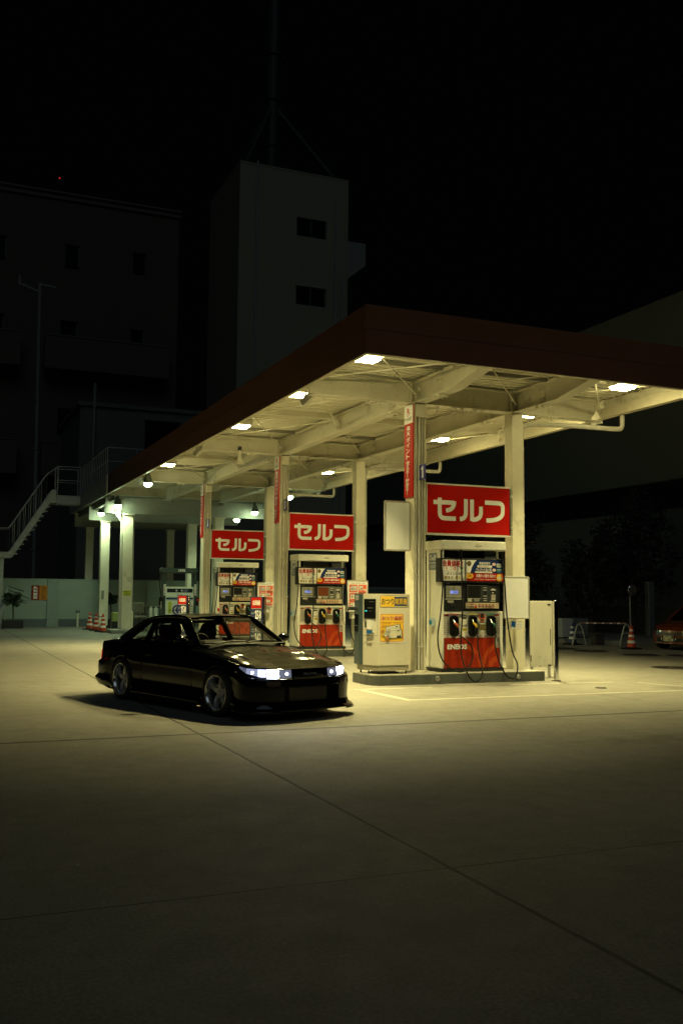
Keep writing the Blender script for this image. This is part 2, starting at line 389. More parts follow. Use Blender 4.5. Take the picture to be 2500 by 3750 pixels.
# ================================================================ FUEL CANOPY
canopy = empty('fuel_canopy', (9.17, 24.8, 0), label='long fuel station canopy with dark red fascia over cream steel girders', cat='canopy')
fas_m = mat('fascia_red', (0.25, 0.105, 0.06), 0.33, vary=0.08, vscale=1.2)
fas_l = mat('fascia_red_side_shade', (0.17, 0.085, 0.045), 0.4, vary=0.08, vscale=1.2)  # same red as the front, with its browner look in this light painted in
edge_m = mat('fascia_edge', (0.6, 0.55, 0.42), 0.5, vary=0.1)
FX0, FX1, FY0, FY1, FZ0, FZ1 = 5.92, 12.42, 13.15, 36.45, 5.2, 5.96
def fascia(a, b, c, d):
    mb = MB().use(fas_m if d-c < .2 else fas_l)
    mb.box(a, b, c, d, FZ0+.012, 5.578); mb.box(a, b, c, d, 5.586, FZ1)
    mb.use(dark_m).box(a+.01, b-.01, c+.01, d-.01, 5.57, 5.59)
    mb.use(edge_m).box(a+.004, b-.004, c+.004, d-.004, FZ0, FZ0+.012)
    mb.use(beam_m)
    if d-c < .2: mb.box(a+.1, b-.1, d+.002, d+.006, FZ0+.02, 5.49)
    elif a < 7: mb.box(b+.002, b+.006, c+.02, d, FZ0+.02, 5.49)
    else: mb.box(a-.006, a-.002, c+.02, d, FZ0+.11, 5.49)
    return mb.build('fascia', None, canopy)
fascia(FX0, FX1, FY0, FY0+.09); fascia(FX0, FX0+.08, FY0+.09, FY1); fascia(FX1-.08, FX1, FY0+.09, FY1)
# gutter on the right-hand side, seen as a bright lip
mb = MB().use(edge_m); mb.box(FX1-.22, FX1-.083, FY0+.1, FY1, 5.1, 5.3); mb.build('gutter', None, canopy)
# corrugated deck
mb = MB(); P = []; y = FY0+.1
while y < FY1+0.1:
    for dy, z in ((0, 5.50), (.09, 5.50), (.10, 5.575), (.18, 5.575)): P.append([(FX0+.08, y+dy, z), (FX1-.08, y+dy, z)])
    y += .19
mb.use(deck_m).grid(P, smooth=False); mb.build('roof_deck', None, canopy, fixn=False)
mb = MB().use(fas_m); mb.box(FX0+.081, FX1-.081, FY0+.091, FY1-.01, 5.72, 5.76); mb.build('roof_sheet', None, canopy)
def hbeam(mb, axis, c, a0, a1, z0, z1, fw=.24, tf=.014, tw=.01):
    if axis == 'x':
        mb.box(a0, a1, c-fw/2, c+fw/2, z0, z0+tf); mb.box(a0, a1, c-fw/2, c+fw/2, z1-tf, z1); mb.box(a0, a1, c-tw/2, c+tw/2, z0+tf, z1-tf)
    else:
        mb.box(c-fw/2, c+fw/2, a0, a1, z0, z0+tf); mb.box(c-fw/2, c+fw/2, a0, a1, z1-tf, z1); mb.box(c-tw/2, c+tw/2, a0, a1, z0+tf, z1-tf)
def splice_x(mb, x, c, z0, z1, s=-1):
    zc = (z0+z1)/2; mb.bbox(x-.085, x+.085, min(c+s*.02, c+s*.005), max(c+s*.02, c+s*.005), zc-.13, zc+.13, .004)
    for dx in (-.045, .045):
        for dz in (-.08, .08): mb.cyl((x+dx, c+s*.018, zc+dz), (x+dx, c+s*.04, zc+dz), .018, 6)
    mb.box(x-.14, x+.14, c-.11, c+.11, z0-.012, z0-.001)
    for dx in (-.1, -.05, .05, .1):
        for dy in (-.08, .08): mb.cyl((x+dx, c+dy, z0-.045), (x+dx, c+dy, z0-.01), .016, 6)
def splice_y(mb, c, y, z0, z1, s=-1):
    zc = (z0+z1)/2; mb.bbox(min(c+s*.02, c+s*.005), max(c+s*.02, c+s*.005), y-.085, y+.085, zc-.13, zc+.13, .004)
    for dx in (-.045, .045):
        for dz in (-.08, .08): mb.cyl((c+s*.018, y+dx, zc+dz), (c+s*.04, y+dx, zc+dz), .018, 6)
    mb.box(c-.11, c+.11, y-.14, y+.14, z0-.012, z0-.001)
    for dx in (-.1, -.05, .05, .1):
        for dy in (-.08, .08): mb.cyl((c+dy, y+dx, z0-.045), (c+dy, y+dx, z0-.01), .016, 6)
ROWS = [15.77, 23.15, 30.52]; CX = [8.118, 10.26]
BZ0, BZ1 = 5.06, 5.46
for c in CX:
    mb = MB().use(beam_m); y1_ = FY0+1.1; hbeam(mb, 'y', c, y1_, FY1-.05, BZ0, BZ1)
    mb.prism([(y1_-.001, BZ0+.014), (y1_-.001, BZ1), (FY0+.1, BZ1), (FY0+.1, 5.24)], lambda u, v, w_, c=c: (c-.005+w_, u, v), .01)
    mb.prism([(y1_-.001, BZ0), (y1_-.001, BZ0+.014), (FY0+.1, 5.239), (FY0+.1, 5.225)], lambda u, v, w_, c=c: (c-.12+w_, u, v), .24)
    for r in ROWS:
        for d in (-.95, .95): splice_y(mb, c, r+d, BZ0, BZ1)
        mb.box(c-.115, c-.006, r-.006, r+.006, BZ0+.02, BZ1-.02)
    for yy in (19.46, 26.84):       # gusset brackets at mid bay
        mb.prism([(0, 0), (.26, 0), (.06, -.22), (-.06, -.22)], lambda u, v, w_, c=c, yy=yy: (c-.13+w_, yy-.1+u, BZ1-.02+v), .012)
    mb.build('girder', None, canopy)
for i, r in enumerate(ROWS):
    mb = MB().use(beam_m)
    for a0, a1 in ((FX0+.1, CX[0]-.126), (CX[0]+.126, CX[1]-.126), (CX[1]+.126, 12.05)): hbeam(mb, 'x', r, a0, a1, BZ0, BZ1)
    mb.prism([(0, .36), (.26, .36), (.0, 0)], lambda u, v, w_, r=r: (12.05+u, r-.005+w_, BZ0+.03+v), .01)
    mb.box(12.0, 12.22, r-.16, r+.16, BZ0-.01, BZ0-.002)
    for x in (CX[0]-.85, CX[0]+.85, CX[1]-.85, CX[1]+.85): splice_x(mb, x, r, BZ0, BZ1)
    for x in (CX[0]-.14, CX[1]-.14, CX[0]+.14, CX[1]+.14): mb.box(x-.006, x+.006, r-.115, r-.006, BZ0+.02, BZ1-.02)
    mb.build('girder', None, canopy)
purl = mat('purlin_paint', (0.22, 0.21, 0.18), 0.6, vary=0.15)
for y in (14.5, 17.0, 18.25, 19.46, 20.7, 21.9, 24.4, 25.6, 26.84, 28.1, 29.3, 31.8, 33.0, 34.3, 35.4):
    for a0, a1 in ((FX0+.1, CX[0]-.125), (CX[0]+.125, CX[1]-.125), (CX[1]+.125, FX1-.23)):
        mid = y in (19.46, 26.84); mb = MB().use(beam_m if mid else purl)
        zz = 5.38 if mid else 5.43
        mb.box(a0, a1, y, y+.012, zz, 5.494); mb.box(a0, a1, y+.0122, y+.07, zz, zz+.01)
        if y in (14.5, 17.0, 19.46, 21.9, 24.4, 26.84, 29.3, 31.8): mb.build('purlin', None, canopy)
def rod(a, b):
    a, b = Vector(a), Vector(b); mb = MB().use(beam_m); mb.cyl(a, b, .014, 6); d = (b-a).normalized(); q = b-d*.42
    mb.cyl(q-d*.11, q+d*.11, .021, 8); mb.cyl(q-d*.16, q-d*.11, .016, 6); mb.cyl(q+d*.11, q+d*.16, .016, 6)
    mb.obox(b, (.1, .012, .08), d.to_track_quat('X', 'Z').to_matrix()); mb.build('brace_rod', None, canopy)
xc = [FX0+.12, CX[0]-.02, CX[1]-.02, 12.2]; yc = [FY0+.14, 15.68, 19.46, 23.06, 26.84, 30.42]
for i in range(3):
    for j in range(5):
        x0, x1, y0, y1 = xc[i]+.03, xc[i+1]-.05, yc[j]+.06, yc[j+1]-.08
        rod((x0, y0, 5.40), (x1, y1, 5.20)); rod((x1, y0, 5.37), (x0, y1, 5.33))
# columns
for i, r in enumerate(ROWS):
    mb = MB().use(cream); x0, x1, ya, yb = 8.0, 8.236, r-.17, r+.17
    mb.box(x0, x0+.013, ya, yb, .177, BZ0-.002); mb.box(x1-.013, x1, ya, yb, .177, BZ0-.002); mb.box(x0+.013, x1-.013, r-.005, r+.005, .177, BZ0-.002)
    mb.box(x0-.06, x1+.06, ya-.05, yb+.05, .178, .198)
    for dx in (-.03, .266):
        for dy in (-.13, .13): mb.cyl((x0+dx, r+dy, .198), (x0+dx, r+dy, .235), .018, 6)
    col = mb.build('column', None, canopy)
    for cx_, rr_ in ((8.055, .02), (8.125, .022), (8.185, .014)):
        m2 = MB().use(pipe_m); m2.cyl((cx_, r-.13, .2), (cx_, r-.13, 4.82), rr_, 10)
        for z in (.62, 1.9, 2.62, 3.2, 4.35): m2.cyl((cx_, r-.13, z-.02), (cx_, r-.13, z+.02), rr_+.006, 10); m2.cyl((cx_-.03, r-.155, z), (cx_+.03, r-.155, z), .006, 6)
        m2.build('conduit', None, col)
    m2 = MB().use(beam_m); m2.bbox(8.03, 8.23, r-.2, r-.03, 4.8, 5.03, .006); m2.build('junction_box', None, col)
    m2 = MB().use(pipe_m); m2.tube(catmull([(8.23, r-.12, 4.86), (8.4, r-.12, 4.86), (8.5, r-.1, 4.93), (8.55, r-.05, 5.06)]), .014, 8); m2.build('cable', None, col)
    mb = MB().use(cream); mb.bbox(10.13, 10.39, r-.1, r+.16, .177, BZ0-.002, .012); mb.box(10.1, 10.42, r-.13, r+.19, .178, .194)
    col = mb.build('column', None, canopy)
    m2 = MB().use(pipe_m)
    m2.tube(catmull([(12.33, r-.62, 5.12), (12.33, r-.62, 4.93), (12.31, r-.61, 4.85), (12.2, r-.58, 4.82), (11.4, r-.38, 4.85), (10.7, r-.02, 4.88), (10.5, r+.05, 4.84), (10.46, r+.07, 4.7), (10.46, r+.07, 3.5), (10.46, r+.07, .2)], 5), .046, 12)
    for z in (4.4, 3.1, 1.9, .9): m2.cyl((10.46, r+.07, z-.02), (10.46, r+.07, z+.02), .052, 12)
    m2.box(11.82, 11.86, r-.62, r-.3, 4.9, 4.94); m2.build('rain_pipe', None, col)
# ---------------------------------------------------------------- square canopy lights
lamp_e = emis('lamp_glow', LAMP, 124)
hous = mat('lamp_housing', (0.6, 0.58, 0.5), 0.45, vary=0.1)
CG = 'square floodlights under the canopy'
def square_light(x, y, label):
    t = empty('canopy_light', (x, y, 5.26), label=label, cat='floodlight', group=CG)
    mb = MB().use(hous); mb.bbox(x-.22, x+.22, y-.2, y+.2, 5.29, 5.42, .015); mb.box(x-.03, x+.03, y-.14, y+.14, 5.421, 5.495)
    for k in range(5): mb.box(x-.2+k*.09, x-.19+k*.09, y-.205, y-.2, 5.31, 5.4)
    mb.build('housing', None, t)
    mb = MB().use(lamp_e)
    mb.prism([(-.17, -.15), (.17, -.15), (.17, .15), (-.17, .15)], lambda u, v, w_: (x+u*(1-w_*.8), y+v*(1-w_*.8), 5.289-w_*.4), .1)
    mb.build('lens', None, t)
    ld = bpy.data.lights.new('flood', 'AREA'); lo = bpy.data.objects.new('flood_beam', ld); COL.objects.link(lo); lo.parent = t
    ld.shape = 'RECTANGLE'; ld.size = .28; ld.size_y = .24; ld.energy = (375 if y < 14 else 435) if x < 9 else (130 if y < 14 else 180); ld.color = LAMP; ld.spread = radians(104); lo.location = (0, 0, -.016); lo.rotation_euler = (0, radians(9 if y < 14 else 13) if x < 9 else 0, 0)
for x, y, l in ((6.24, 13.78, 'square floodlight at the front corner of the canopy, nearest the camera'), (6.24, 16.85, 'square floodlight by the left fascia just behind the corner one'),
    (6.24, 20.65, 'square floodlight by the left fascia between the two security cameras'), (6.24, 27.9, 'square floodlight by the left fascia beside the green-white bulbs'),
    (11.22, 13.75, 'square floodlight at the right front end of the canopy above the rain pipe'), (11.22, 16.72, 'square floodlight partly hidden behind the right column of the first island'),
    (11.1, 20.3, 'square floodlight seen right of the tall banner marked R POINT on the first island'), (11.05, 27.4, 'square floodlight above the second red sign near the second rain pipe')):
    square_light(x, y, l)
# ---------------------------------------------------------------- greenish bulb lamps
bulb_e = emis('bulb_glow', GREEN, 60)
bg_h = mat('bulb_socket', (0.16, 0.2, 0.19), 0.4, 0.5)
def bulb_lamp(x, y, z, label, ceil):
    t = empty('bulb_lamp', (x, y, z), label=label, cat='lamp', group='hanging bulb lamps with greenish light')
    mb = MB().use(bg_h); mb.lathe([(.0, .42), (.045, .42), (.05, .30), (.09, .22), (.125, .10), (.135, .02), (.17, 0.0), (.17, -.01), (.13, -.01)], (x, y, z), 20); mb.cyl((x, y, z+.4), (x, y, ceil), .02, 8); mb.build('socket', None, t)
    mb = MB().use(bulb_e); mb.lathe([(.128, -.012), (.127, -.04), (.11, -.08), (.07, -.115), (.0, -.13)], (x, y, z), 20); mb.build('bulb', None, t)
    ld = bpy.data.lights.new('bulb_light', 'SPOT'); lo = bpy.data.objects.new('bulb_beam', ld); COL.objects.link(lo); lo.parent = t
    ld.energy = 240; ld.spot_size = radians(150); ld.spot_blend = .5; ld.shadow_soft_size = .08; ld.color = GREEN; lo.location = (0, 0, -.14)
bulb_lamp(6.14, 30.2, 4.98, 'greenish bulb lamp beside the white security camera at the canopy edge', 5.5)
bulb_lamp(6.42, 37.1, 4.86, 'greenish bulb lamp directly above the conduits of the left green-lit column', 5.25)
bulb_lamp(6.42, 41.0, 4.84, 'greenish bulb lamp farthest left, over the rear column', 5.25)
bulb_lamp(11.1, 30.9, 4.86, 'greenish bulb lamp seen right of the banner of the second island', 5.5)
bulb_lamp(11.75, 39.2, 4.66, 'greenish bulb lamp seen just above the smallest red sign', 5.25)
bulb_lamp(11.8, 36.9, 4.80, 'greenish bulb lamp half hidden by the right column of the third island', 5.25)
# ---------------------------------------------------------------- security cameras, horn
def sec_cam(x, y, z, yaw, label):
    t = empty('security_camera', (x, y, z), label=label, cat='security camera', group='white cameras on the canopy edge')
    R = Matrix.Rotation(yaw, 3, 'Z') @ Matrix.Rotation(radians(-38), 3, 'Y')
    mb = MB().use(white_m); mb.obox((x, y, z), (.3, .1, .1), R); mb.obox(Vector((x, y, z))+R@Vector((.03, 0, .056)), (.34, .12, .012), R); mb.build('camera_body', None, t)
    mb = MB().use(dark_m); mb.cyl(Vector((x, y, z))+R@Vector((.151, 0, 0)), Vector((x, y, z))+R@Vector((.156, 0, 0)), .042, 14); mb.build('camera_lens', None, t)
    mb = MB().use(hous); mb.tube([Vector((x, y, z))+R@Vector((-.1, 0, .06)), (x-.02, y, z+.16), (x-.02, y, z+.3)], .016, 8); mb.box(x-.1, x+.06, y-.06, y+.06, z+.28, z+.42); mb.build('bracket', None, t)
sec_cam(6.16, 16.2, 5.08, radians(-50), 'white security camera hanging nearest the camera, against the second square light')
sec_cam(6.17, 24.06, 5.17, radians(-55), 'white security camera on the canopy edge halfway along')
sec_cam(6.15, 31.2, 5.17, radians(-60), 'white security camera next to the greenish bulb')
t = empty('horn_speaker', (6.95, 23.05, 4.9), label='cream horn loudspeaker pointing down under the second girder', cat='loudspeaker')
mb = MB().use(beam_m); mb.lathe([(.03, .2), (.045, .12), (.05, .0), (.075, -.08), (.12, -.17), (.125, -.175), (.11, -.17), (.03, -.03)], (6.95, 23.05, 4.92), 18); mb.build('horn', None, t)
mb = MB().use(dark_m); mb.cyl((6.95, 23.05, 5.1), (6.95, 23.05, 5.2), .05, 12); mb.build('driver_unit', None, t)
mb = MB().use(beam_m); mb.tube([(6.87, 23.0, 4.95), (6.87, 23.0, 5.15), (6.95, 23.03, 5.2), (6.98, 23.04, 5.08)], .012, 6); mb.build('bracket', None, t)

# ================================================================ ISLANDS
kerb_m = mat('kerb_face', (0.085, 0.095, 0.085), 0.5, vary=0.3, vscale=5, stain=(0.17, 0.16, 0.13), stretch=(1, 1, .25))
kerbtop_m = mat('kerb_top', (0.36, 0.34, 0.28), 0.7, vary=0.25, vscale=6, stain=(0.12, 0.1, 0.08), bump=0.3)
PITCHY = 7.377
def island(k, label):
    oy = k*PITCHY; t = empty('pump_island', (8.7, 15.68+oy, 0), label=label, cat='island', group='raised concrete pump islands')
    poly = [(7.1, 15.12), (10.45, 15.12), (10.47, 15.14), (10.47, 16.22), (10.45, 16.24), (7.2, 16.24), (6.97, 15.95), (6.95, 15.38), (7.0, 15.2)]
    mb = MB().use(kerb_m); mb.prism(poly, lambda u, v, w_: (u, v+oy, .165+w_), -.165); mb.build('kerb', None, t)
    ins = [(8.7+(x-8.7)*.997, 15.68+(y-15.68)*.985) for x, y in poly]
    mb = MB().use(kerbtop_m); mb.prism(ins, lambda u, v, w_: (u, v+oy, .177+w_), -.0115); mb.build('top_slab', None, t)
    for x in (8.23, 9.89):
        mb = MB().use(steel); mb.lathe([(.0, -.008), (.026, -.009), (.03, -.004), (.034, -.01), (.04, -.01), (.045, 0)], (x, 15.12+oy, .09), 20, 'Y'); mb.build('round_marker', None, t)
    return t
island(0, 'pump island nearest the camera, carrying the change machine')
island(1, 'middle pump island, behind the nose of the black car')
island(2, 'farthest pump island, hidden behind the roof of the black car')

BLUEG = (0.09, 0.12, 0.16)
def sign_serufu(k, label):
    oy = k*PITCHY; y = 15.66+oy; t = empty('self_sign', (9.15, y, 2.65), label=label, cat='sign', group='red signs above the pumps')
    x0, x1, z0, z1 = 8.262, 10.055, 2.655, 3.605
    mb = MB().use(red_sign); mb.box(x0+.012, x1-.012, y-.045, y+.1, z0+.03, z1-.03); mb.build('sign_face', None, t)
    mb = MB().use(white_m)
    mb.box(x0, x1, y-.055, y+.11, z1-.03, z1); mb.box(x0, x1, y-.055, y+.11, z0, z0+.03); mb.box(x0, x0+.012, y-.055, y+.11, z0+.03, z1-.03)
    mb.use(steel).box(x1-.022, x1, y-.055, y+.11, z0+.03, z1-.03); mb.build('sign_frame', None, t)
    mb = MB().use(beam_m); mb.box(x1+.001, 10.13, y-.02, y+.05, z0+.15, z0+.2); mb.box(x1+.001, 10.13, y-.02, y+.05, z1-.2, z1-.15); mb.build('bracket', None, t)
    a = Art((x0, y-.045, z0), (1, 0, 0), (0, 0, 1)); W = x1-x0; H = z1-z0
    U = lambda px: (px-332)/(1268-332)*W
    V = lambda py, px: H*(1-(py-(214+(px-332)*.060))/((806-214)-(px-332)*.023))
    def st(pts, wd=.082): a.stroke([(U(x), V(y_, x)) for x, y_ in pts], wd, W_)
    def sm(*pp):  # smooth corner list
        return pp
    def pts_arc(x0_, y0_, x1_, y1_, x2_, y2_, n=7): return [((1-t_)**2*x0_+2*t_*(1-t_)*x1_+t_*t_*x2_, (1-t_)**2*y0_+2*t_*(1-t_)*y1_+t_*t_*y2_) for t_ in [i/n for i in range(n+1)]]
    st([(475, 388)]+pts_arc(475, 560, 475, 622, 535, 624)+[(651, 629)])
    st([(407, 437), (560, 444), (633, 449)]); st(pts_arc(633, 430, 636, 530, 542, 535), .080)
    st([(762, 405)]+pts_arc(761, 560, 760, 632, 694, 633))
    st([(829, 411), (829, 655)]); st(pts_arc(829, 639, 928, 645, 929, 560)+[(929, 491)])
    st([(975, 444), (1120, 453)]+pts_arc(1120, 453, 1176, 455, 1177, 500, 5)+pts_arc(1177, 560, 1170, 655, 990, 650, 8))
    a.build(t)
for k, l in enumerate(('large red sign above the nearest pump', 'medium red sign above the middle pump', 'smallest red sign, above the farthest pump')):
    sign_serufu(k, l)
def banner(k, label):
    oy = k*PITCHY; x = 7.985; t = empty('column_banner', (x, 15.77+oy, 3.3), label=label, cat='banner', group='tall red banners on the columns')
    y0, y1, z0, z1 = 15.6+oy, 15.94+oy, 3.33, 5.03
    mb = MB().use(pc(R_)); mb.box(x-.012, x+.014, y0, y1, z0, z1); mb.build('board', None, t)
    a = Art((x-.012, y1, z0), (0, -1, 0), (0, 0, 1)); W = y1-y0; H = z1-z0
    a.rect(0, 0, W, H, R_); a.rect(0, H-.34, W, H, W_)
    a.text('R', W*.33, H-.17, W*.67, H-.05, (.45, .03, .02), .02); a.poly([(W*.3, H-.195), (W*.66, H-.18), (W*.45, H-.205)], (.45, .03, .02)); a.text('POINT', W*.1, H-.29, W*.9, H-.225, K_)
    z = H-.385
    for ch in '楽天ポイント':
        h = .086; a.text(ch, W*.3, z-h, W*.7, z, W_, .03); z -= .105
    z -= .02
    for ch in '使える':
        h = .072; a.text(ch, W*.31, z-h, W*.69, z, W_, .03); z -= .08
    a.rect(W*.47, z-.045, W*.53, z, W_); a.rect(W*.47, z-.068, W*.53, z-.053, W_); z -= .085
    for ch in '貯まる':
        h = .07; a.text(ch, W*.31, z-h, W*.69, z, W_, .03); z -= .078
    a.rect(W*.47, z-.045, W*.53, z, W_); a.rect(W*.47, z-.068, W*.53, z-.053, W_)
    a.build(t)
banner(0, 'tall red and white banner on the column nearest the camera'); banner(1, 'tall red and white banner on the middle column, marked 3 beside it'); banner(2, 'tall red and white banner on the farthest column, marked 5 beside it')
def plate(k, n, label):
    oy = k*PITCHY; x = 8.1; t = empty('number_plate', (x, 15.48+oy, 3.6), label=label, cat='number plate', group='blue lane number plates')
    mb = MB().use(pc((.06, .06, .25))); mb.box(x, x+.012, 15.36+oy, 15.59+oy, 3.63, 3.91); mb.build('board', None, t)
    mb = MB().use(steel); mb.box(x+.0125, x+.03, 15.42+oy, 15.64+oy, 3.75, 3.78); mb.build('bracket', None, t)
    a = Art((x, 15.59+oy, 3.63), (0, -1, 0), (0, 0, 1)); (a.one if n == '1' else a.text)(*((.075, .035, .155, .245, W_) if n == '1' else (n, .06, .035, .17, .245, W_, .03))); a.build(t)
plate(0, '1', 'blue plate with a white number 1'); plate(1, '3', 'blue plate with a white number 3'); plate(2, '5', 'blue plate with a white number 5')

# ---------------------------------------------------------------- fuel dispenser
pump_w = mat('pump_enamel', (0.78, 0.77, 0.68), 0.38, vary=0.07, vscale=3, stain=(0.45, 0.42, 0.33))
pump_red = mat('pump_red', (0.34, 0.024, 0.005), 0.4, spec=.25, vary=0.1, vscale=2)
lcd_e = emis('lcd_glow', (0.35, 0.45, 1.0), 0.75)
def dispenser(k, num, label, red=None):
    oy = k*PITCHY; Y = 15.39+oy
    t = empty('fuel_dispenser', (9.1, 15.68+oy, .177), label=label, cat='fuel pump', group='fuel dispensers on the islands')
    mb = MB().use(pump_w)
    mb.bbox(8.44, 8.505, Y, Y+.56, .24, 2.372, .012)
    mb.bbox(8.507, 9.66, Y+.03, Y+.53, .24, 1.262, .01)
    mb.bbox(9.662, 9.735, Y, Y+.56, .24, 1.262, .012); mb.bbox(9.675, 9.735, Y+.14, Y+.42, 1.263, 2.372, .01)
    mb.bbox(8.507, 9.66, Y, Y+.028, 1.215, 1.262, .004)
    mb.build('cabinet', None, t)
    mb = MB().use(dark_m); mb.box(8.43, 9.745, Y-.01, Y+.57, .1775, .239); mb.build('plinth', None, t)
    mb = MB().use(pump_w); mb.bbox(8.425, 9.80, Y-.035, Y+.6, 2.375, 2.545, .02); h = mb.build('header', None, t)
    mb = MB().use(mat('embossed', (.5, .48, .4), .5)); mb.lathe([(0, -.001), (.07, -.001), (.085, .003)], (9.2, Y-.036, 2.46), 20, 'Y')
    for i in range(len(mb.v)): mb.v[i].z = 2.46+(mb.v[i].z-2.46)*.35
    mb.build('emblem', None, h)
    mb = MB().use(dark_m); mb.box(8.52, 9.66, Y+.2, Y+.5, 2.215, 2.374)
    mb.box(8.6, 8.63, Y+.05, Y+.2, 2.22, 2.372); mb.box(9.36, 9.38, Y+.05, Y+.2, 2.22, 2.372); mb.use(pc((.05, .055, .06))).box(9.38, 9.62, Y+.04, Y+.2, 2.23, 2.372); mb.build('hose_gantry', None, t)
    # posters
    mb = MB().use(dark_m); mb.bbox(8.40, 9.735, Y-.045, Y+.13, 1.783, 2.222, .008); pp = mb.build('poster_panel', None, t)
    a = Art((8.40, Y-.045, 1.783), (1, 0, 0), (0, 0, 1)); a.rect(.035, .03, .51, .41, W_); a.rect(.53, .03, 1.30, .41, W_)
    a.text('会員価格', .045, .285, .41, .398, (.42, .012, .008), .034); a.text('!', .43, .285, .465, .398, (.42, .012, .008), .05)
    for i in range(3):
        x = .075+i*.145; a.rect(x, .19, x+.13, .285, (.55, .53, .47)); a.rect(x+.004, .194, x+.126, .281, W_)
    a.text('R', .11, .235, .145, .272, (.5, .03, .02)); a.disc(.285, .245, .027, (.55, .03, .03)); a.disc(.285, .245, .015, W_); a.rect(.298, .25, .306, .285, (.55, .03, .03))
    a.poly([(.39, .275), (.475, .275), (.433, .215)], (.03, .2, .05)); a.poly([(.415, .275), (.45, .275), (.433, .245)], (.8, .6, .02))
    a.text('POINT', .1, .202, .165, .22, (.2, .2, .2)); a.text('ポイントが', .12, .13, .42, .182, K_, .03)
    a.text('貯まる!', .08, .055, .27, .115, (.75, .55, .02), .05); a.text('貯まる!', .08, .055, .27, .115, K_, .008)
    a.text('使える!', .30, .055, .48, .115, (.75, .55, .02), .05); a.text('使える!', .30, .055, .48, .115, K_, .008)
    NV = (.012, .03, .13)
    a.rect(.53, .176, 1.30, .41, NV); a.poly([(.44, .03), (.53, .175), (1.30, .175), (1.30, .03)] if False else [(.53, .03), (.53, .15), (.66, .175), (1.30, .175), (1.30, .03)], R_)
    a.poly([(.53, .41), (.74, .41), (.69, .36), (.64, .28), (.605, .178), (.53, .178)][::-1], W_)
    a.star(.58, .345, .035, .06, 12, K_); a.text('特', .56, .325, .60, .365, Y_)
    a.text('現金利用可', .79, .328, 1.02, .38, W_, .03); a.rect(.75, .277, 1.06, .318, W_); a.text('Cash available', .77, .284, .99, .31, (.45, .1, .05), .01)
    a.text('クレジット払い可', .72, .212, 1.045, .268, W_, .035); a.rect(.70, .178, 1.06, .208, W_); a.text('Credit card accepted', .715, .183, 1.03, .203, (.45, .1, .05), .01)
    for z in (.34, .235): a.disc(1.10, z, .042, R_, ry=.03); a.disc(1.10, z, .037, W_, ry=.025); a.text('OK!', 1.072, z-.014, 1.128, z+.014, (.55, .03, .02), .02)
    a.rrect(1.15, .285, 1.275, .355, .012, (.5, .52, .48)); a.text('1000', 1.175, .3, 1.25, .335, K_, .01); a.rrect(1.15, .19, 1.275, .262, .012, (.05, .16, .28)); a.rect(1.16, .235, 1.265, .248, (.4, .5, .55))
    a.text('お釣りの取り忘れ!!', .72, .095, 1.12, .155, W_, .035); a.text("Don't forget change money!", .69, .048, 1.13, .078, W_, .006)
    a.disc(.585, .12, .075, Y_, ry=.05); a.text('注意!', .545, .105, .625, .145, (.4, .03, .02), .02); a.star(1.21, .1, .055, .082, 14, Y_)
    for dx, dz in ((0, 0), (-.035, -.012), (.033, -.012), (0, .025)): a.disc(1.21+dx, .095+dz, .018, W_); a.disc(1.21+dx, .095+dz, .012, (.55, .45, .2))
    a.build(pp)
    # meters
    mb = MB().use(mat('meter_black', (.018, .02, .022), .25)); mb.bbox(8.50, 9.655, Y-.012, Y+.5, 1.268, 1.778, .008); dp = mb.build('display_panel', None, t)
    a = Art((8.50, Y-.012, 1.268), (1, 0, 0), (0, 0, 1)); gy = (.30, .30, .25)
    a.rect(.035, .24, .37, .455, (.2, .2, .18)); a.rect(.042, .245, .362, .45, gy); a.rect(.042, .30, .362, .303, K_); a.rect(.042, .375, .362, .378, K_)
    a.disc(.10, .415, .026, (.1, .1, .09)); a.disc(.10, .415, .018, gy); a.rect(.175, .39, .215, .43, (.12, .12, .1)); a.rect(.182, .397, .208, .415, gy)
    a.rect(.12, .312, .275, .366, lcd_e); a.text(num, .175, .32, .262, .358, (.01, .01, .08), .02); a.text('YEN', .29, .33, .325, .342, K_)
    a.rect(.02, .205, .385, .225, (.4, .4, .36)); a.rect(.06, .16, .19, .19, (.45, .43, .36)); a.text('インターフォン', .068, .165, .18, .184, K_, .01); a.rect(.075, .147, .18, .157, (.45, .43, .36)); a.rect(.13, .09, .22, .145, (.03, .035, .03))
    a.rect(.46, .165, 1.12, .47, (.045, .05, .05) if k == 0 else (.13, .13, .11)); a.rect(.465, .462, .90, .466, (.6, .6, .55))
    a.rect(.48, .235, .745, .455, (.012, .012, .012) if not red else (.14, .035, .012)); a.rect(.47, .225, .75, .232, (.5, .5, .45))
    a.rect(.48, .17, .56, .225, (.5, .48, .4)); a.rect(.60, .19, .72, .212, (.3, .32, .25)); a.rect(.61, .178, .71, .184, (.6, .6, .55)); a.rect(.60, .217, .72, .22, (.5, .5, .48))
    for z in (.42, .378, .27, .222, .185): a.rect(.80, z, .875, z+.009, (.7, .7, .65))
    a.rect(.805, .30, .87, .36, (.02, .02, .025)); a.rect(.80, .40, .875, .418, (.02, .02, .02)); a.disc(1.01, .355, .05, (.02, .02, .02), ry=.04); a.rect(.955, .38, 1.06, .395, (.7, .7, .65)); a.rect(.98, .395, 1.03, .41, (.6, .6, .55))
    a.disc(1.0, .335, .02, (.6, .6, .58), ry=.01); a.rect(.965, .20, 1.05, .30, (.5, .48, .4)); a.rect(.97, .24, 1.04, .29, (.4, .35, .28)); a.rect(.94, .172, 1.05, .19, (.5, .48, .4))
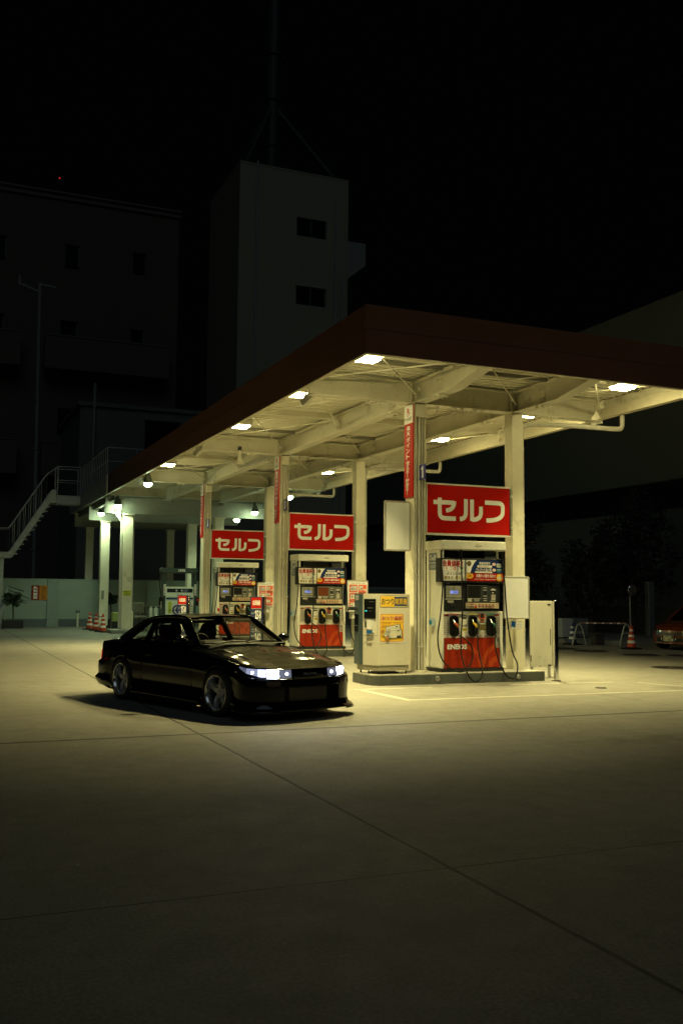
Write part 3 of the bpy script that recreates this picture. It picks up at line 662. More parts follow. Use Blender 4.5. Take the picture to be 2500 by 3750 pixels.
    a.rect(.425, .05, 1.12, .15, (.62, .52, .36)); a.text('セルフ給油中', .432, .1, .60, .145, (.3, .05, .02), .02); a.text('火気厳禁', .432, .055, .60, .095, K_, .02)
    a.poly([(.60, .055), (.63, .14), (.66, .055)], (.5, .06, .03))
    for i in range(5): x = .71+i*.07; a.disc(x, .1, .032, (.35, .04, .02)); a.disc(x, .1, .026, (.62, .52, .36)); a.rect(x-.01, .08, x+.01, .12, K_); a.stroke([(x-.02, .12), (x+.02, .08)], .006, (.35, .04, .02))
    for z in (.07, .085, .1, .115, .13): a.rect(1.045, z, 1.105, z+.004, (.35, .2, .12))
    a.text('Self', .02, .485, .08, .5, (.3, .3, .28))
    a.build(dp)
    # lower cabinet
    mb = MB().use(pump_red); mb.bbox(8.515, 9.672, Y+.004, Y+.034, .245, .785, .004); rp = mb.build('lower_panel', None, t)
    a = Art((8.515, Y+.004, .245), (1, 0, 0), (0, 0, 1)); O1 = mat('pump_orange', (.47, .06, .010), .4, spec=.25); O2 = mat('pump_deep', (.34, .02, .006), .32)
    def sw(cx, cz, r0, r1, a0, a1, col):
        o = [(cx+r1*cos(radians(t_)), cz+r1*sin(radians(t_))) for t_ in [a0+(a1-a0)*i/14 for i in range(15)]]; n_ = [(cx+r0*cos(radians(t_)), cz+r0*sin(radians(t_))) for t_ in [a1-(a1-a0)*i/14 for i in range(15)]]
        p = [(min(max(x, .004), 1.15), min(max(z, .004), .535)) for x, z in o+n_]
        for i in range(14): a.mb.use(col); a.mb.add([a.P(*p[i]), a.P(*p[i+1]), a.P(*p[28-i]), a.P(*p[29-i])], [(0,1,2,3)], False)
        a.l += a.st
    sw(.35, .0, .36, .44, 0, 75, O1); sw(.62, -.05, .22, .30, 10, 100, O2); sw(1.25, -.02, .42, .5, 95, 180, O1); sw(1.1, .0, .1, .2, 90, 180, O1); sw(.3, .0, .18, .24, 0, 120, O2)
    a.text('ENEOS', .055, .335, .46, .43, W_, .045, 2); a.build(rp)
    mb = MB().use(pc((.35, .34, .3))); mb.box(9.575, 9.665, Y-.002, Y+.003, .60, .785); q = mb.build('quality_plate', None, t)
    a = Art((9.575, Y-.002, .60), (1, 0, 0), (0, 0, 1)); a.text('Q', .02, .095, .07, .175, K_, .04); a.text('QUALITY', .01, .06, .08, .075, K_); a.rect(.02, .02, .07, .05, (.5, .2, .15)); a.build(q)
    # instruction strips + labels on the nozzle bay
    a = Art((8.507, Y+.03, .79), (1, 0, 0), (0, 0, 1))
    for x in (.015, 1.055):
        a.rect(x, .05, x+.09, .42, (.35, .05, .04)); a.rect(x+.004, .055, x+.086, .385, (.62, .6, .52))
        for j in range(3):
            for i in range(9): a.rect(x+.015+j*.025, .08+i*.032+((i*7+j*3) % 5)*.002, x+.03+j*.025, .10+i*.032, (.08, .08, .07))
    for x, c_ in ((.11, (.5, .04, .03)), (.5, (.75, .6, .1)), (.87, (.04, .3, .12))): a.rect(x, .415, x+.17, .43, c_)
    for x, z, w1, h1 in ((.355, .39, .085, .015), (.35, .335, .11, .03), (.355, .2, .1, .015)): a.rect(x, z, x+w1, z+h1, (.03, .03, .03))
    a.rect(.37, .12, .46, .17, (.55, .42, .05)); a.rect(.375, .13, .455, .135, K_); a.rect(.375, .15, .455, .155, K_); a.rect(.70, .13, .86, .235, (.06, .05, .03))
    for i in range(4): a.rect(.71, .15+i*.02, .85, .155+i*.02, (.45, .35, .1))
    a.rect(.72, .04, .83, .115, (.4, .39, .34)); a.rrect(.705, .33, .835, .42, .02, (.5, .1, .03)); a.disc(.77, .39, .045, (.02, .02, .02)); a.rect(.72, .26, .82, .33, (.05, .05, .05)); a.stroke(arc(.77, .33, .05, 200, 340), .012, (.55, .12, .03))
    a.build(t, 'instruction_stickers')
    # holsters and nozzles
    for i, (hx, c_, nm) in enumerate(((8.715, (.6, .14, .05), 'orange'), (9.10, (.75, .5, .03), 'yellow'), (9.487, (.02, .12, .08), 'dark green'))):
        mb = MB().use(rubber)
        pts = arc(.0, .33, .085, 0, 180, 6, .05)+arc(0, .08, .085, 180, 360, 8, .075)
        n_ = len(pts); f1 = [(hx+x_, Y-.02, .80+z_) for x_, z_ in pts]; f2 = [(hx+x_*.8, Y-.018, .80+z_*.94+.01) for x_, z_ in pts]; f3 = [(hx+x_*.75, Y+.029, .80+z_*.9+.015) for x_, z_ in pts]; b0 = [(hx+x_*1.04, Y+.031, .80+z_*1.02-.003) for x_, z_ in pts]
        mb.add(b0+f1+f2+f3, [(r*n_+j, r*n_+(j+1) % n_, (r+1)*n_+(j+1) % n_, (r+1)*n_+j) for r in range(3) for j in range(n_)]+[tuple(range(3*n_, 4*n_))], False)
        ho = mb.build('nozzle_holster', None, t)
        cm = mat('nozzle_'+nm.replace(' ', '_'), c_, .35)
        mb = MB(); mb.use(cm); mb.tube(catmull([(hx-.005, Y-.02, 1.045), (hx+.01, Y-.05, 1.035), (hx+.03, Y-.058, 1.005), (hx+.036, Y-.056, .975)]), .021, 10, rs=None)
        mb.bbox(hx-.002, hx+.045, Y-.078, Y-.045, .99, 1.035, .010)
        mb.use(rubber).tube(catmull([(hx+.036, Y-.056, .975), (hx+.05, Y-.05, .91), (hx+.06, Y-.045, .86)]), .022, 8)
        mb.tube(catmull([(hx+.02, Y-.07, .98), (hx-.01, Y-.075, .93), (hx+.0, Y-.07, .87), (hx+.05, Y-.05, .85)]), .008, 6)
        mb.use(steel).cyl((hx+.062, Y-.046, .865), (hx+.07, Y-.05, .825), .017, 8); mb.cyl((hx-.01, Y+.02, 1.12), (hx-.005, Y-.03, 1.055), .012, 8)
        tag(mb.build('nozzle', None, t), nm+' handled fuel nozzle')
    yb, yt = Y-.33+.01, Y-.09
    H1 = [(8.40, yt, 2.36), (8.40, yt, 2.1), (8.40, yt-.05, 1.77), (8.36, yt-.05, 1.25), (8.31, Y-.12, .78), (8.38, Y-.15, .42), (8.61, Y-.2, .215), (8.87, Y-.2, .24), (9.01, Y-.15, .5), (8.96, Y-.1, .70), (8.80, Y-.06, .83)]
    H2 = [(8.8, yt, 2.37), (8.81, yt, 2.1), (8.81, yt-.03, 1.25), (8.78, Y-.12, .59), (8.80, Y-.27, .22), (8.93, yb, .035), (9.07, yb, .09), (9.14, Y-.25, .26), (9.15, Y-.1, .59), (9.165, Y-.05, .83)]
    H3 = [(9.66, yt, 2.36), (9.67, yt, 2.1), (9.70, yt-.03, 1.79), (9.75, Y-.12, 1.14), (9.84, Y-.14, .55), (9.88, Y-.25, .31), (9.79, yb, .085), (9.63, yb, .10), (9.53, Y-.22, .32), (9.50, Y-.1, .66), (9.553, Y-.05, .83)]
    H0 = [(8.5, Y+.75, 2.36), (8.55, Y+.75, 1.9), (8.50, Y+.78, 1.23), (8.47, Y+.8, .68), (8.5, Y+.8, .3)]
    for hh in (H1, H2, H3, H0):
        mb = MB().use(rubber); mb.tube(catmull(hh, 7), .0135, 8)
        p = Vector(hh[0])
        for j in range(9): mb.cyl(p-Vector((0, 0, j*.024)), p-Vector((0, 0, j*.024+.013)), .027-j*.0008, 10)
        mb.build('hose', None, t)
    # Self sticker on the side of the left post
    a = Art((8.44, Y+.46, 2.03), (0, -1, 0), (0, 0, 1)); c_ = (.22, .26, .33); a.rrect(0, .115, .32, .29, .02, c_); a.rrect(0, -.02, .32, .10, .02, c_)
    a.text('Self', .04, .15, .28, .26, W_, .02); a.text('セルフ', .06, .01, .26, .075, W_, .02); a.build(t, 'side_sticker')
    if k == 2:
        mb = MB().use(pc(R_)); mb.box(8.445, 8.51, Y-.03, Y-.003, .98, 1.12); mb.use(pc(W_)).box(8.45, 8.505, Y-.032, Y-.031, 1.07, 1.11); mb.build('card_holder', None, t)
    if k < 2:
        mb = MB().use(pc((.45, .55, .6))); mb.box(8.36, 8.425, Y+.2, Y+.3, 1.0, 1.14); mb.use(pc((.02, .2, .45))).box(8.358, 8.36, Y+.2, Y+.3, 1.02, 1.1); mb.build('towel_box', None, t)
    return t
dispenser(0, '2381', 'white self-service fuel pump with three nozzles, nearest the camera'); dispenser(1, '3750', 'white self-service fuel pump with an orange lit screen, middle island', True); dispenser(2, '2403', 'white self-service fuel pump on the farthest island, showing above the car roof')

# ---------------------------------------------------------------- boards by the right columns
al_m = mat('aluminium_frame', (0.55, 0.54, 0.5), 0.35, 0.6, vary=0.1)
panel_m = mat('board_white', (0.84, 0.84, 0.82), 0.3, vary=0.03)
def framed(t, x0, x1, y, z0, z1, th=.03, fw=.03, name='board'):
    mb = MB().use(panel_m); mb.box(x0+fw*.9, x1-fw*.9, y+.006, y+th-.003, z0+fw*.9, z1-fw*.9); b_ = mb.build(name, None, t)
    mb = MB().use(al_m); c = .012
    mb.bbox(x0+c, x1-c, y, y+th, z1-fw, z1, .006); mb.bbox(x0+c, x1-c, y, y+th, z0, z0+fw, .006); mb.bbox(x0, x0+fw, y, y+th, z0+c, z1-c, .006); mb.bbox(x1-fw, x1, y, y+th, z0+c, z1-c, .006)
    mb.build('frame', None, t); return b_
t = empty('blank_board', (10.02, 15.45, 1.12), label='blank white framed board on the right column of the nearest island', cat='board')
framed(t, 9.76, 10.33, 15.40, 1.125, 1.91); mb = MB().use(steel); mb.box(9.95, 10.3, 15.432, 15.66, 1.5, 1.53); mb.build('bracket', None, t)
t = empty('hanging_board', (7.7, 15.75, 2.34), label='blank white board hung high on the left of the nearest column', cat='board')
framed(t, 7.47, 7.985, 15.70, 2.34, 3.245, th=.06, fw=.028)
mb = MB().use(steel); mb.box(7.6, 7.99, 15.761, 15.775, 2.6, 2.63); mb.build('bracket', None, t)
def notice(k, label):
    oy = k*PITCHY; y = 15.37+oy; t = empty('notice_board', (10.06, y, 1.12), label=label, cat='notice board', group='red and white instruction boards')
    b_ = framed(t, 9.76, 10.36, y, 1.10, 1.91, th=.05, fw=.03)
    a = Art((9.76, y+.006, 1.10), (1, 0, 0), (0, 0, 1)); O_ = (.68, .1, .045)
    a.text('給油機の操作方法のご案内', .12, .725, .5, .75, (.35, .3, .25)); 
    for bx in (.07, .32):
        for j, (bz, bh) in enumerate(((.51, .19), (.30, .19), (.08, .2))):
            wd = .22 if bx < .2 else .215
            a.rect(bx, bz, bx+wd, bz+bh, O_); a.rect(bx+.006, bz+bh-.03, bx+wd-.006, bz+bh-.026, (.8, .5, .4))
            if bx < .2: a.rect(bx+.025, bz+.035, bx+wd-.02, bz+bh-.04, (.68, .66, .6))
            else: a.rect(bx+.012, bz+.05, bx+wd*.55, bz+bh-.035, (.68, .66, .6)); a.rect(bx+wd*.66, bz+.04, bx+wd*.95, bz+.08, (.68, .66, .6))
            a.rect(bx+.045, bz+.07, bx+.10, bz+.1, (.08, .09, .1)); a.rect(bx+.03, bz+bh-.06, bx+.11, bz+bh-.052, K_)
            if j == 0 and bx < .2:
                for q in range(3):
                    for r_ in range(2): a.rect(bx+.04+q*.05, bz+.05+r_*.035, bx+.08+q*.05, bz+.075+r_*.035, (.35, .38, .38))
            a.text('確認して下さい', bx+.03, bz+.01, bx+wd-.03, bz+.025, (.8, .6, .5))
    a.build(b_)
    mb = MB().use(steel); mb.box(9.95, 10.25, y+.051, 15.66+oy, 1.5, 1.53); mb.build('bracket', None, t)
notice(1, 'red and white instruction board seen behind the change machine'); notice(2, 'red and white instruction board between the price sign and the middle column')
def tissue(k, label, blue=False):
    oy = k*PITCHY; y = 15.42+oy; t = empty('tissue_box', (10.0, y, .92), label=label, cat='box', group='cream dispenser boxes on the right columns')
    x0 = 9.92; mb = MB().use(white_m); mb.bbox(x0, x0+.27, y, y+.16, .93, 1.085, .012)
    for i in range(6):
        for j in range(3): mb.use(dark_m).box(x0+.09+i*.026, x0+.098+i*.026, y-.001, y, .96+j*.028, .968+j*.028)
    b_ = mb.build('box_shell', None, t)
    if blue: mb = MB().use(pc((.01, .07, .25))); mb.prism([(0, 0), (.09, -.02), (.1, .08), (.01, .09)], lambda u, v, w_: (x0+.01+u, y-.004-w_, .99+v), .002); mb.build('blue_cloth', None, t)
    mb = MB().use(steel); mb.box(x0+.2, x0+.24, y+.161, 15.66+oy, .97, 1.0); mb.build('bracket', None, t)
tissue(0, 'cream perforated box with a blue cloth below the blank board', True); tissue(1, 'cream box half hidden behind the change machine'); tissue(2, 'cream box beside the price sign on the farthest island')
# folded steel panel and chrome guard posts
t = empty('cabinet_door_panel', (10.93, 15.9, .2), label='tall cream steel panel beside the chrome post at the end of the nearest island', cat='panel')
worn = mat('worn_panel', (0.64, 0.62, 0.52), 0.5, vary=0.08, vscale=2.5, stain=(0.36, 0.33, 0.26), stretch=(3, 3, .6))
mb = MB().use(worn); mb.bbox(10.63, 11.13, 15.84, 15.87, .2, 1.455, .004); mb.bbox(11.132, 11.165, 15.82, 15.93, .2, 1.455, .004); mb.build('panel_sheet', None, t)
mb = MB().use(dark_m)
for x0, x1, z0, z1 in ((11.03, 11.1, 1.37, 1.40), (11.085, 11.1, .6, .92), (10.63, 10.65, .3, .42), (11.03, 11.1, .205, .235), (10.82, 10.88, .204, .214), (10.8, 10.87, .38, .384)): mb.box(x0, x1, 15.834, 15.839, z0, z1)
mb.build('hinges_and_scuffs', None, t)
mb = MB().use(steel); mb.box(10.66, 10.70, 15.85, 15.89, 0, .199); mb.box(11.05, 11.09, 15.85, 15.89, 0, .199); mb.build('foot', None, t)
def post(x, y, h, r, label, base=True):
    t = empty('guard_post', (x, y, 0), label=label, cat='guard post', group='chrome guard posts at the island ends')
    mb = MB().use(chrome); mb.lathe([(r, .012), (r, h-.02), (r*.9, h-.004), (0, h)], (x, y, 0), 20); mb.build('post', None, t)
    mb = MB().use(iron); mb.lathe([(r*2.1, 0), (r*2.1, .012), (r*1.05, .014)], (x, y, 0), 20); mb.build('base_flange', None, t)
post(10.66, 15.05, 1.475, .042, 'chrome post right of the nearest island'); post(10.78, 22.6, 1.475, .042, 'chrome post hidden behind the change machine, end of the middle island'); post(10.78, 30.0, 1.475, .042, 'chrome post seen between the middle column and the middle pump')
post(7.42, 22.35, 1.48, .05, 'chrome post on the right edge of the larger price sign'); post(7.42, 29.8, 1.48, .05, 'chrome post on the right edge of the price sign in front of the gas pump')
def price_sign(oy, label):
    t = empty('price_sign', (7.2, 22.3+oy, .2), label=label, cat='price sign', group='blue and red price signs at the island ends')
    x0, x1, y, z0, z1 = 7.07, 7.36, 22.30+oy, .2, 1.475
    mb = MB().use(mat('price_blue', (.02, .035, .10), .4)); mb.bbox(x0, x1, y, y+.05, z0, z1, .006); b_ = mb.build('board', None, t)
    a = Art((x0, y, z0), (1, 0, 0), (0, 0, 1)); W = x1-x0
    a.rect(.012, 1.0, W-.02, 1.255, R_); a.text('会員価格', .045, 1.07, W-.05, 1.19, W_, .02); a.rect(.012, .982, W-.02, .996, (.4, .4, .4))
    for z, s_, n in ((.73, 'レギュラー', '158'), (.46, 'ハイオク', '169'), (.19, '軽油', '142')):
        a.one(.10, z, .145, z+.22, W_); a.text(n[1:], .155, z, W-.028, z+.22, W_, .02); a.text(s_, .015, z+.13, .095, z+.17, W_, .01); a.text('現金', .04, z+.02, .08, z+.045, W_); a.rect(.012, z-.025, W-.02, z-.012, (.4, .4, .4))
    a.build(b_)
price_sign(0, 'larger red and blue price sign reading 158 behind the windscreen'); price_sign(7.45, 'smaller red and blue price sign reading 158 in front of the gas pump')

# ---------------------------------------------------------------- change machine
t = empty('change_machine', (7.3, 15.5, .177), label='cream change machine with yellow signs standing at the left end of the nearest island', cat='machine')
shell = mat('machine_cream', (0.62, 0.58, 0.47), 0.45, vary=0.05, vscale=3, stain=(0.42, 0.38, 0.3))
slate = mat('machine_slate', (0.055, 0.08, 0.085), 0.35, vary=0.12)
x0, x1, y0, y1 = 7.13, 7.77, 15.30, 15.86
fx = 6.99   # slanted front face runs from (x0,y0) back to (fx, y1)
body = [(7.17, y0), (x1, y0), (x1, y1), (fx, y1), (7.0, 15.62)]
mb = MB().use(shell); mb.prism(body, lambda u, v, w_: (u, v, .33+w_), 1.235); mb.build('housing', None, t)
mb = MB().use(mat('machine_base', (.3, .28, .2), .5)); ib = [(7.45+(a-7.45)*.96, 15.58+(b-15.58)*.96) for a, b in body]; mb.prism(ib, lambda u, v, w_: (u, v, .235+w_), .094); mb.build('base_skirt', None, t)
mb = MB().use(dark_m); 
for x, y in ((7.06, 15.8), (7.1, 15.55), (7.72, 15.35), (7.72, 15.8), (7.2, 15.36)): mb.cyl((x, y, .1775), (x, y, .235), .02, 8, .012)
mb.box(7.22, 7.6, 15.40, 15.75, .178, .205); mb.build('feet', None, t)
# slanted face coordinates: from A(7.0,15.62) to B(7.17,15.30)
A_ = Vector((7.0, 15.62, 0)); B2 = Vector((7.17, 15.30, 0)); ud = (B2-A_).normalized(); WF = (B2-A_).length
nn = Vector((ud.y, -ud.x, 0))
def facebox(mb, a0, a1, z0, z1, d0, d1):
    vs = []
    for z in (z0, z1):
        for a, d in ((a0, d0), (a1, d0), (a1, d1), (a0, d1)): p = A_+ud*a+nn*d; vs.append((p.x, p.y, z))
    mb.add(vs, [(0,3,2,1),(4,5,6,7),(0,1,5,4),(1,2,6,5),(2,3,7,6),(3,0,4,7)])
mb = MB().use(slate); mb.prism([(fx-.035, y1+.003), (fx-.035, 15.66), (6.985, 15.60), (7.005, 15.60), (fx+.02, 15.66), (fx+.02, y1+.003)], lambda u, v, w_: (u, v, .331+w_), 1.236); mb.build('side_cover', None, t)
mb = MB().use(mat('gloss_black', (.008, .009, .01), .12)); facebox(mb, .05, .30, 1.13, 1.475, .001, .018); op = mb.build('operator_panel', None, t)
mb = MB().use(emis('teal_led', (.05, .8, .75), .9)); facebox(mb, .075, .12, 1.255, 1.275, .019, .022); mb.build('button', None, op)
mb = MB().use(steel); facebox(mb, .16, .27, 1.42, 1.427, .019, .024); facebox(mb, .15, .25, 1.31, 1.325, .019, .04); facebox(mb, .16, .22, 1.262, 1.267, .019, .022); mb.build('slot', None, op)
mb = MB().use(pc((.78, .77, .72))); facebox(mb, .15, .27, .95, 1.11, .001, .07); facebox(mb, .15, .27, .90, .949, .001, .05); 
mb.use(pc((.02, .12, .35))).use(pc((.02, .12, .35))); facebox(mb, .15, .27, .875, .93, .071, .073); mb.use(pc((.5, .06, .03))); facebox(mb, .148, .1495, .88, 1.03, .0, .068); mb.build('receipt_tray', None, t)
mb = MB().use(dark_m); facebox(mb, .06, .12, .98, 1.08, .001, .006); mb.use(mat('seam', (.12, .11, .08), .6)); facebox(mb, .0, .34, .838, .843, .001, .002); facebox(mb, .335, .339, .843, 1.55, .001, .002); mb.build('coin_window', None, t)
mb = MB().use(mat('gloss_black', (0,0,0))); mb.box(fx-.045, fx-.036, 15.69, 15.84, .9, 1.2); mb.use(steel).box(fx-.05, fx-.0455, 15.72, 15.8, 1.0, 1.008); mb.build('side_window', None, t)
mb = MB().use(dark_m); mb.bbox(6.80, 6.925, 15.66, 15.78, 1.27, 1.335, .008); mb.box(6.925, 6.955, 15.70, 15.74, 1.29, 1.31); mb.build('side_bracket', None, t)
a = Art((6.954, 15.80, 1.4), (0, -1, 0), (0, 0, 1)); a.rrect(.0, .05, .11, .135, .01, (.55, .54, .5))
for i, x in enumerate((.02, .03, .045, .055, .062, .078, .086)): a.rect(x, .065, x+(.004 if i % 2 else .007), .12, (.12, .12, .12))
a.build(t, 'barcode_sticker')
a = Art((7.17, y0, .33), (1, 0, 0), (0, 0, 1)); a.rect(.02, 1.19, .597, 1.195, (.3, .28, .2))
a.rect(.022, 1.0, .57, 1.205, K_); a.rect(.028, 1.006, .564, 1.199, (.72, .6, .35)); a.rect(.034, 1.01, .296, 1.195, Y_); a.rect(.296, 1.022, .55, 1.185, (.04, .07, .13))
a.text('おつり', .048, 1.05, .286, 1.155, (.04, .06, .07), .02, 2); a.text('精算機', .305, 1.05, .538, 1.158, Y_, .01, 2)
pa = Art((7.17, y0, .33), (1, 0, 0), (0, 0, 1), lift=.003); pa.rect(.0, .385, .50, .90, (.68, .62, .5)); pa.rrect(.025, .41, .475, .885, .03, (.5, .03, .02)); pa.rrect(.032, .417, .468, .878, .026, Y_)
pa.text('おつり返却', .05, .775, .45, .855, (.78, .6, .5), .05, 2); pa.text('おつり返却', .055, .78, .445, .85, (.5, .02, .02), .02, 2); pa.text('change return', .05, .715, .45, .758, (.4, .06, .03), 0, 2); pa.text('现金返还', .05, .645, .29, .698, (.4, .12, .05), 0, 2)
def rot(pts, cx, cy, an): return [(cx+(x-cx)*cos(an)-(y-cy)*sin(an), cy+(x-cx)*sin(an)+(y-cy)*cos(an)) for x, y in pts]
NC = (.62, .6, .5)
pa.poly(rot([(.13, .58), (.42, .58), (.42, .69), (.13, .69)], .28, .63, .18), K_); pa.poly(rot([(.135, .59), (.405, .59), (.405, .685), (.135, .685)], .28, .63, .18), NC)
pa.poly(rot([(.12, .46), (.45, .46), (.45, .60), (.12, .60)], .28, .53, .08), K_); pa.poly(rot([(.12, .47), (.435, .47), (.435, .597), (.12, .597)], .28, .53, .08), NC)
pa.disc(.285, .53, .035, (.68, .6, .4)); pa.poly([(.33, .47), (.36, .52), (.385, .5), (.40, .535), (.43, .48)], K_)
for cx_, cz_ in ((.34, .655), (.37, .585)): pa.disc(cx_, cz_, .024, K_, ry=.022); pa.disc(cx_, cz_-.008, .017, NC)
for cx_, cz_, r_, c_ in ((.07, .585, .032, (.42, .2, .05)), (.19, .60, .028, (.45, .45, .4)), (.075, .535, .026, (.6, .45, .15)), (.14, .545, .036, (.42, .42, .38)), (.12, .515, .022, NC), (.195, .505, .022, (.5, .48, .4)), (.15, .475, .034, (.45, .2, .08))): pa.disc(cx_, cz_, r_, K_); pa.disc(cx_, cz_, r_*.93, c_)
pa.disc(.19, .60, .009, Y_); pa.disc(.075, .535, .009, Y_)
a.build(t, 'yellow_sign'); pa.build(t, 'poster')
# ================================================================ SERVICE DECK behind the canopy (gas bay)
deck = empty('service_deck', (9.2, 42, 0), label='concrete and steel service deck with railing over the green-lit gas bay behind the canopy', cat='elevated deck')
dk_m = mat('deck_paint', (0.42, 0.43, 0.38), 0.55, vary=0.15, vscale=1.5, stain=(0.22, 0.21, 0.17), bump=.15, bscale=20)
mb = MB().use(dk_m)
mb.box(5.93, 12.6, 36.72, 47.2, 5.33, 5.36)
mb.box(5.92, 6.0, 36.86, 47.2, 5.2, 5.93); mb.box(12.52, 12.6, 36.9, 47.2, 5.2, 5.93); mb.box(6.001, 12.519, 47.1, 47.2, 5.2, 5.93)
mb.build('slab', None, deck)
mb = MB().use(cream); mb.box(5.9, 6.06, 36.56, 36.84, 5.2, 5.95); mb.build('corner_plate', None, deck)
mb = MB().use(cream); hbeam(mb, 'x', 36.7, 6.061, 12.5, 5.19, 5.62, .22)
for x in (6.9, 8.9, 10.6): mb.box(x, x+.02, 36.59, 36.69, 5.2, 5.6)
mb.build('edge_beam', None, deck)
for y in (37.45, 41.6, 46.0):
    mb = MB().use(dk_m); hbeam(mb, 'x', y, 6.01, 12.5, 4.56, 5.18, .26)
    for x in (7.8, 9.6, 11.4):
        mb.box(x-.12, x+.12, y-.012, y-.006, 4.7, 5.05)
        for dx in (-.07, 0, .07):
            for dz in (4.76, 4.87, 4.98): mb.cyl((x+dx, y-.03, dz), (x+dx, y-.012, dz), .02, 6)
    mb.build('deck_beam', None, deck)
for x in (6.25, 8.4, 10.5, 12.3):
    mb = MB().use(dk_m); hbeam(mb, 'y', x, 36.83, 47.0, 5.0, 5.325, .15); mb.build('deck_beam', None, deck)
for x, y, w_ in ((6.7, 37.3, .37), (6.52, 41.45, .37), (10.25, 41.45, .38), (10.3, 37.35, .37), (6.52, 45.8, .35), (10.3, 45.8, .35)):
    mb = MB().use(cream); mb.bbox(x, x+w_, y, y+w_, .15, 4.555, .015); mb.box(x-.04, x+w_+.04, y-.04, y+w_+.04, 4.5, 4.553)
    cl = mb.build('column', None, deck)
    if (x, y) == (6.7, 37.3):
        for i in range(4):
            m2 = MB().use(pipe_m); xx = 6.665-i*.045 if i < 2 else 6.665-(i-2)*.045; yy = 37.34 if i < 2 else 37.42
            top = (6.38+i*.07, 37.35, 5.15)
            m2.tube(catmull([top, (6.38+i*.07, 37.35, 4.72), (6.45+i*.05, yy, 4.45), (xx, yy, 4.15), (xx, yy, 3.7), (xx, yy, .2)], 5), .019, 8)
            m2.build('conduit', None, cl)
        m2 = MB().use(pipe_m); m2.cyl((7.1, 37.35, .2), (7.1, 37.35, 4.5), .02, 8); m2.build('conduit', None, cl)
        m2 = MB().use(cream); m2.bbox(7.071, 7.14, 37.25, 37.5, .2, .83, .01); m2.build('junction_box', None, cl)
    if (x, y) == (6.52, 41.45):
        m2 = MB().use(pc((.25, .24, .2))); m2.box(6.60, 6.70, 41.43, 41.449, 1.25, 1.62); q = m2.build('paper_notice', None, cl)
# railing on the deck
rail_m = mat('railing_paint', (0.45, 0.45, 0.42), 0.5, vary=0.15)
def railing(t, pts, h=1.05, sp=.42, mid=True, zoff=0, bal=True):
    mb = MB().use(rail_m); pts = [Vector(p) for p in pts]
    mb.tube([p+Vector((0,0,h)) for p in pts], .022, 6)
    if mid: mb.tube([p+Vector((0,0,h*.52)) for p in pts], .014, 6)
    for a, b in zip(pts[:-1], pts[1:]):
        n = max(1, round((b-a).length/sp))
        for i in range(n+1):
            p = a+(b-a)*i/n; mb.cyl(p, p+Vector((0,0,h)), .02 if i in (0, n) else .012, 6)
    return mb.build('railing', None, t)
railing(deck, [(5.96, 43.3, 5.94), (5.96, 36.95, 5.94)], 1.08, .45); railing(deck, [(5.96, 36.93, 5.94), (12.5, 36.93, 5.94)], 1.08, 1.1)
kb = empty('column_kerb', (6.85, 37.5, 0), label='low concrete block around the foot of the green-lit column', cat='kerb')
mb = MB().use(mat('block_concrete', (.3, .3, .26), .7, vary=.25, vscale=6, bump=.3)); mb.bbox(6.28, 7.35, 37.0, 38.0, 0, .149, .02); mb.build('block', None, kb)
# sign on column
t = empty('gas_notice', (6.88, 37.29, 1.45), label='yellow natural gas notice on the green-lit column', cat='notice')
mb = MB().use(pc((.62, .62, .08))); mb.box(6.74, 7.04, 37.285, 37.296, 1.42, 1.62); b_ = mb.build('plate', None, t)
a = Art((6.74, 37.285, 1.42), (1, 0, 0), (0, 0, 1)); a.text('天然ガス', .02, .13, .28, .19, (.03, .06, .02), .02); a.text('Natural Gas', .05, .1, .25, .115, (.03, .06, .02)); a.text('天 然 气', .04, .02, .26, .08, (.03, .06, .02), .02); a.build(b_)
# stairs
t = empty('steel_stairs', (4.5, 43.8, 0), label='white steel stairs with railings rising to the service deck at the left', cat='stairs')
st_m = mat('stair_paint', (0.5, 0.5, 0.46), 0.5, vary=0.12, vscale=3, stain=(.3, .28, .22))
ya, yb = 43.45, 44.4
mb = MB().use(st_m); mb.bbox(4.87, 5.9, ya, yb, 5.36, 5.74, .01); mb.build('platform', None, t)
for y in (ya, yb):
    mb = MB().use(st_m); mb.prism([(4.88, 5.97), (4.6, 5.36), (3.16, 3.0), (2.2, 3.0), (2.2, 3.2), (3.0, 3.2), (4.52, 5.97)][::-1] if False else [(2.0, 2.98), (3.13, 2.98), (4.62, 5.40), (4.869, 5.40), (4.869, 5.99), (4.68, 5.97), (3.02, 3.22), (2.0, 3.22)], lambda u, v, w_: (u, y+w_, v), .03); mb.build('stringer', None, t)
mb = MB().use(st_m)
for i in range(13): f = i/12; mb.box(3.1+f*1.55, 3.36+f*1.55, ya+.03, yb-.001, 3.14+f*2.5, 3.17+f*2.5)
mb.box(2.0, 3.1, ya+.03, yb-.001, 3.1, 3.13); mb.build('treads', None, t)
for y in (ya+.02, yb):
    railing(t, [(2.0, y, 3.22), (2.98, y, 3.22), (4.45, y, 5.62), (4.9, y, 5.98)], 1.02, .4, mid=False)
    railing(t, [(4.92, y, 5.75), (5.88, y, 5.75)], 1.25, .95)
mb = MB().use(st_m); mb.box(2.62, 2.82, ya+.1, ya+.3, 0, 2.975); mb.build('stair_post', None, t)
mb = MB().use(st_m); mb.box(2.3, 2.5, yb-.3, yb-.1, 0, 2.975); mb.build('stair_post', None, t)
